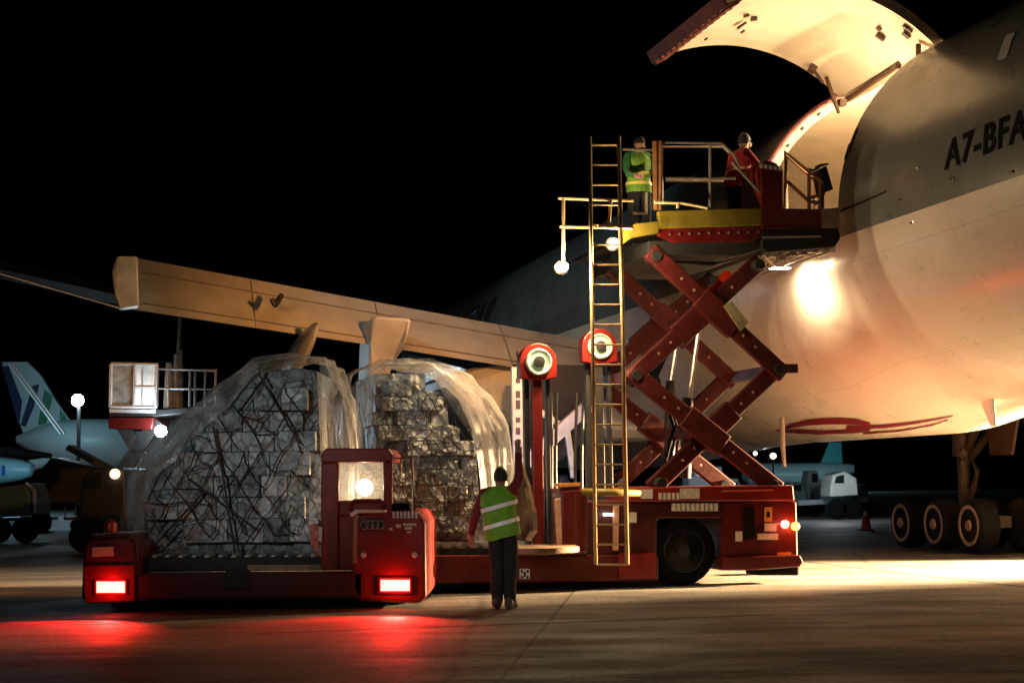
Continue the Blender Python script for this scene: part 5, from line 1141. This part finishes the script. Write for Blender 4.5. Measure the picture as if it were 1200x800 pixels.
for i,(px,py,c3,lab) in enumerate(((868,531,(1,.6,.3),'warm lamp post just right of the upper scissor elbow, leftmost of three'),(885,531,(1,.9,.75),'small white lamp post between the two warm ones beneath the belly'),(906,534,(1,.72,.4),'largest warm lamp post beneath the belly beside the drain mast'))):
    Yq = 140; t = thing('lamp_post', lab, 'lamp post', (at(px,py,Yq).x, Yq, 0), 'lamp posts beyond the aircraft belly'); c_ = at(px,py,Yq)
    bm = nb(); tube(bm, [(c_.x,Yq+.2,0),(c_.x,Yq+.2,c_.z)], .07, 6); obj('pole', bm, DARK, t)
    bm = nb(); bmesh.ops.create_icosphere(bm, subdivisions=2, radius=.26 if i!=1 else .17, matrix=Matrix.Translation(c_)); obj('lamp_head', bm, emis('post_lamp%d'%i,c3,7), t, smooth=True)
rb_ = random.Random(4)
for i,(px,w_,hh,colr,lab) in enumerate(((862,10,1.2,(.30,.40,.42),'pale blue utility cart behind the lower right scissor arm'),(934,14,1.0,(.20,.32,.34),'low teal utility cart beneath the warm lamp post and drain mast'),(955,10,1.5,(.55,.58,.58),'whitish utility cart left of the white van'),(1012,8,.9,(.12,.2,.22),'dark teal utility cart just right of the white van'),(843,12,1.6,(.4,.45,.48),'grey utility cart seen between the lower scissor arms'),(660,14,1.5,(.45,.5,.55),'pale utility cart behind the guide posts'))):
    Yv = 66+3*i; g0 = at(px,600,Yv); t = thing('utility_cart', lab, 'utility cart', (g0.x,Yv,0), 'utility carts far behind the loader')
    m_ = mat('cart_paint_%s'%['a','b','c','d','e','f'][i], colr, .5, 0, .2, 2); hw = w_*Yv/F/2*1.6
    bm = nb(); prism(bm, [(g0.x-hw,Yv,.35),(g0.x+hw,Yv,.35),(g0.x+hw,Yv,.35+hh*.6),(g0.x+hw*.5,Yv,.35+hh),(g0.x-hw*.7,Yv,.35+hh),(g0.x-hw,Yv,.35+hh*.7)], Vector((0,1.5,0))); obj('body', bm, m_, t, bevel=.05)
    bm = nb(); box(bm,(g0.x+hw*.1,Yv-.02,.35+hh*.78),(hw*.8,.03,hh*.25)); obj('window', bm, GLASSD, t)
    for sx in (-.6,.6): bm = nb(); wheel_mesh(bm,(g0.x+sx*hw,Yv-.02,.25),(0,1,0),.25,.2); obj('wheel', bm, BLK, t, smooth=True)
lamp('cart_wash','POINT', at(900,560,60), 50, (.7,.9,1), .3); lamp('cart_wash','POINT', at(850,552,62), 60, (.85,.95,1), .3); lamp('cart_wash','POINT', at(665,555,66), 60, (.7,.8,1), .3)
# traffic cone
cp0 = gnd(1015,621); cn = thing('traffic_cone','small red traffic cone standing left of the dark landing gear','traffic cone',tuple(cp0))
bm = nb(); lathe(bm, cp0+UP*.02, UP, [(0,.16),(.3,.1),(.55,.03),(.56,.005)], 16); obj('cone_body', bm, mat('cone_red',(.6,.03,.02),.5,0,.1,6), cn, smooth=True)
bm = nb(); box(bm, cp0+UP*.012, (.42,.42,.03)); obj('cone_base', bm, BLK, cn)
bm = nb(); lathe(bm, cp0+UP*.42, UP, [(0,.078),(.13,.046)], 16); obj('cone_band', bm, REFL, cn, smooth=True)
# added bluish fill on the main gear behind the loader, no fixture
lamp('gear_bay_fill','SPOT', at(640,560,29.5), 170, (.62,.64,1.0), .15, at(640,500,33), 74, .6)


# every loose piece of these parts becomes a part of its own
def split_islands(ob):
    bm = nb(); bm.from_mesh(ob.data); seen = set(); isl = []
    for f in bm.faces:
        if f.index in seen: continue
        st_ = [f]; grp = []; seen.add(f.index)
        while st_:
            g_ = st_.pop(); grp.append(g_.index)
            for e in g_.edges:
                for h_ in e.link_faces:
                    if h_.index not in seen: seen.add(h_.index); st_.append(h_)
        isl.append(set(grp))
    bm.free()
    if not 1 < len(isl) <= 40: return
    src = ob.data
    for k, grp in enumerate(isl):
        b2 = nb(); b2.from_mesh(src); b2.faces.ensure_lookup_table()
        bmesh.ops.delete(b2, geom=[f for f in b2.faces if f.index not in grp], context='FACES')
        me = bpy.data.meshes.new(src.name); b2.to_mesh(me); b2.free()
        for mm in src.materials: me.materials.append(mm)
        if k == 0: tgt = ob; ob.data = me
        else:
            tgt = ob.copy(); tgt.data = me; C.objects.link(tgt)
    bpy.data.meshes.remove(src) if src.users == 0 else None
SPLIT = 'placard latch_fitting hold_fitting static_port skin_handle tan_edge_strip reflective_tag deck_roller nose_roller hydraulic_rod hydraulic_cylinder hydraulic_hose lift_chain stabiliser_foot white_reflector cross_tube flap_seam eye ear gear_brace gear_side_brace scissor_arm_brace platform_railing catwalk_railing worn_marking nose_linkage door_latch_stop cable_loom mast rivet front_railing side_railing door_actuator gear_door_stencil frame_label_mark console_marking cab_frame lightening_hole'.split()
for ob in [o for o in bpy.data.objects if o.type == 'MESH' and o.parent and o.name.split('.')[0] in SPLIT and not o.children]:
    split_islands(ob)
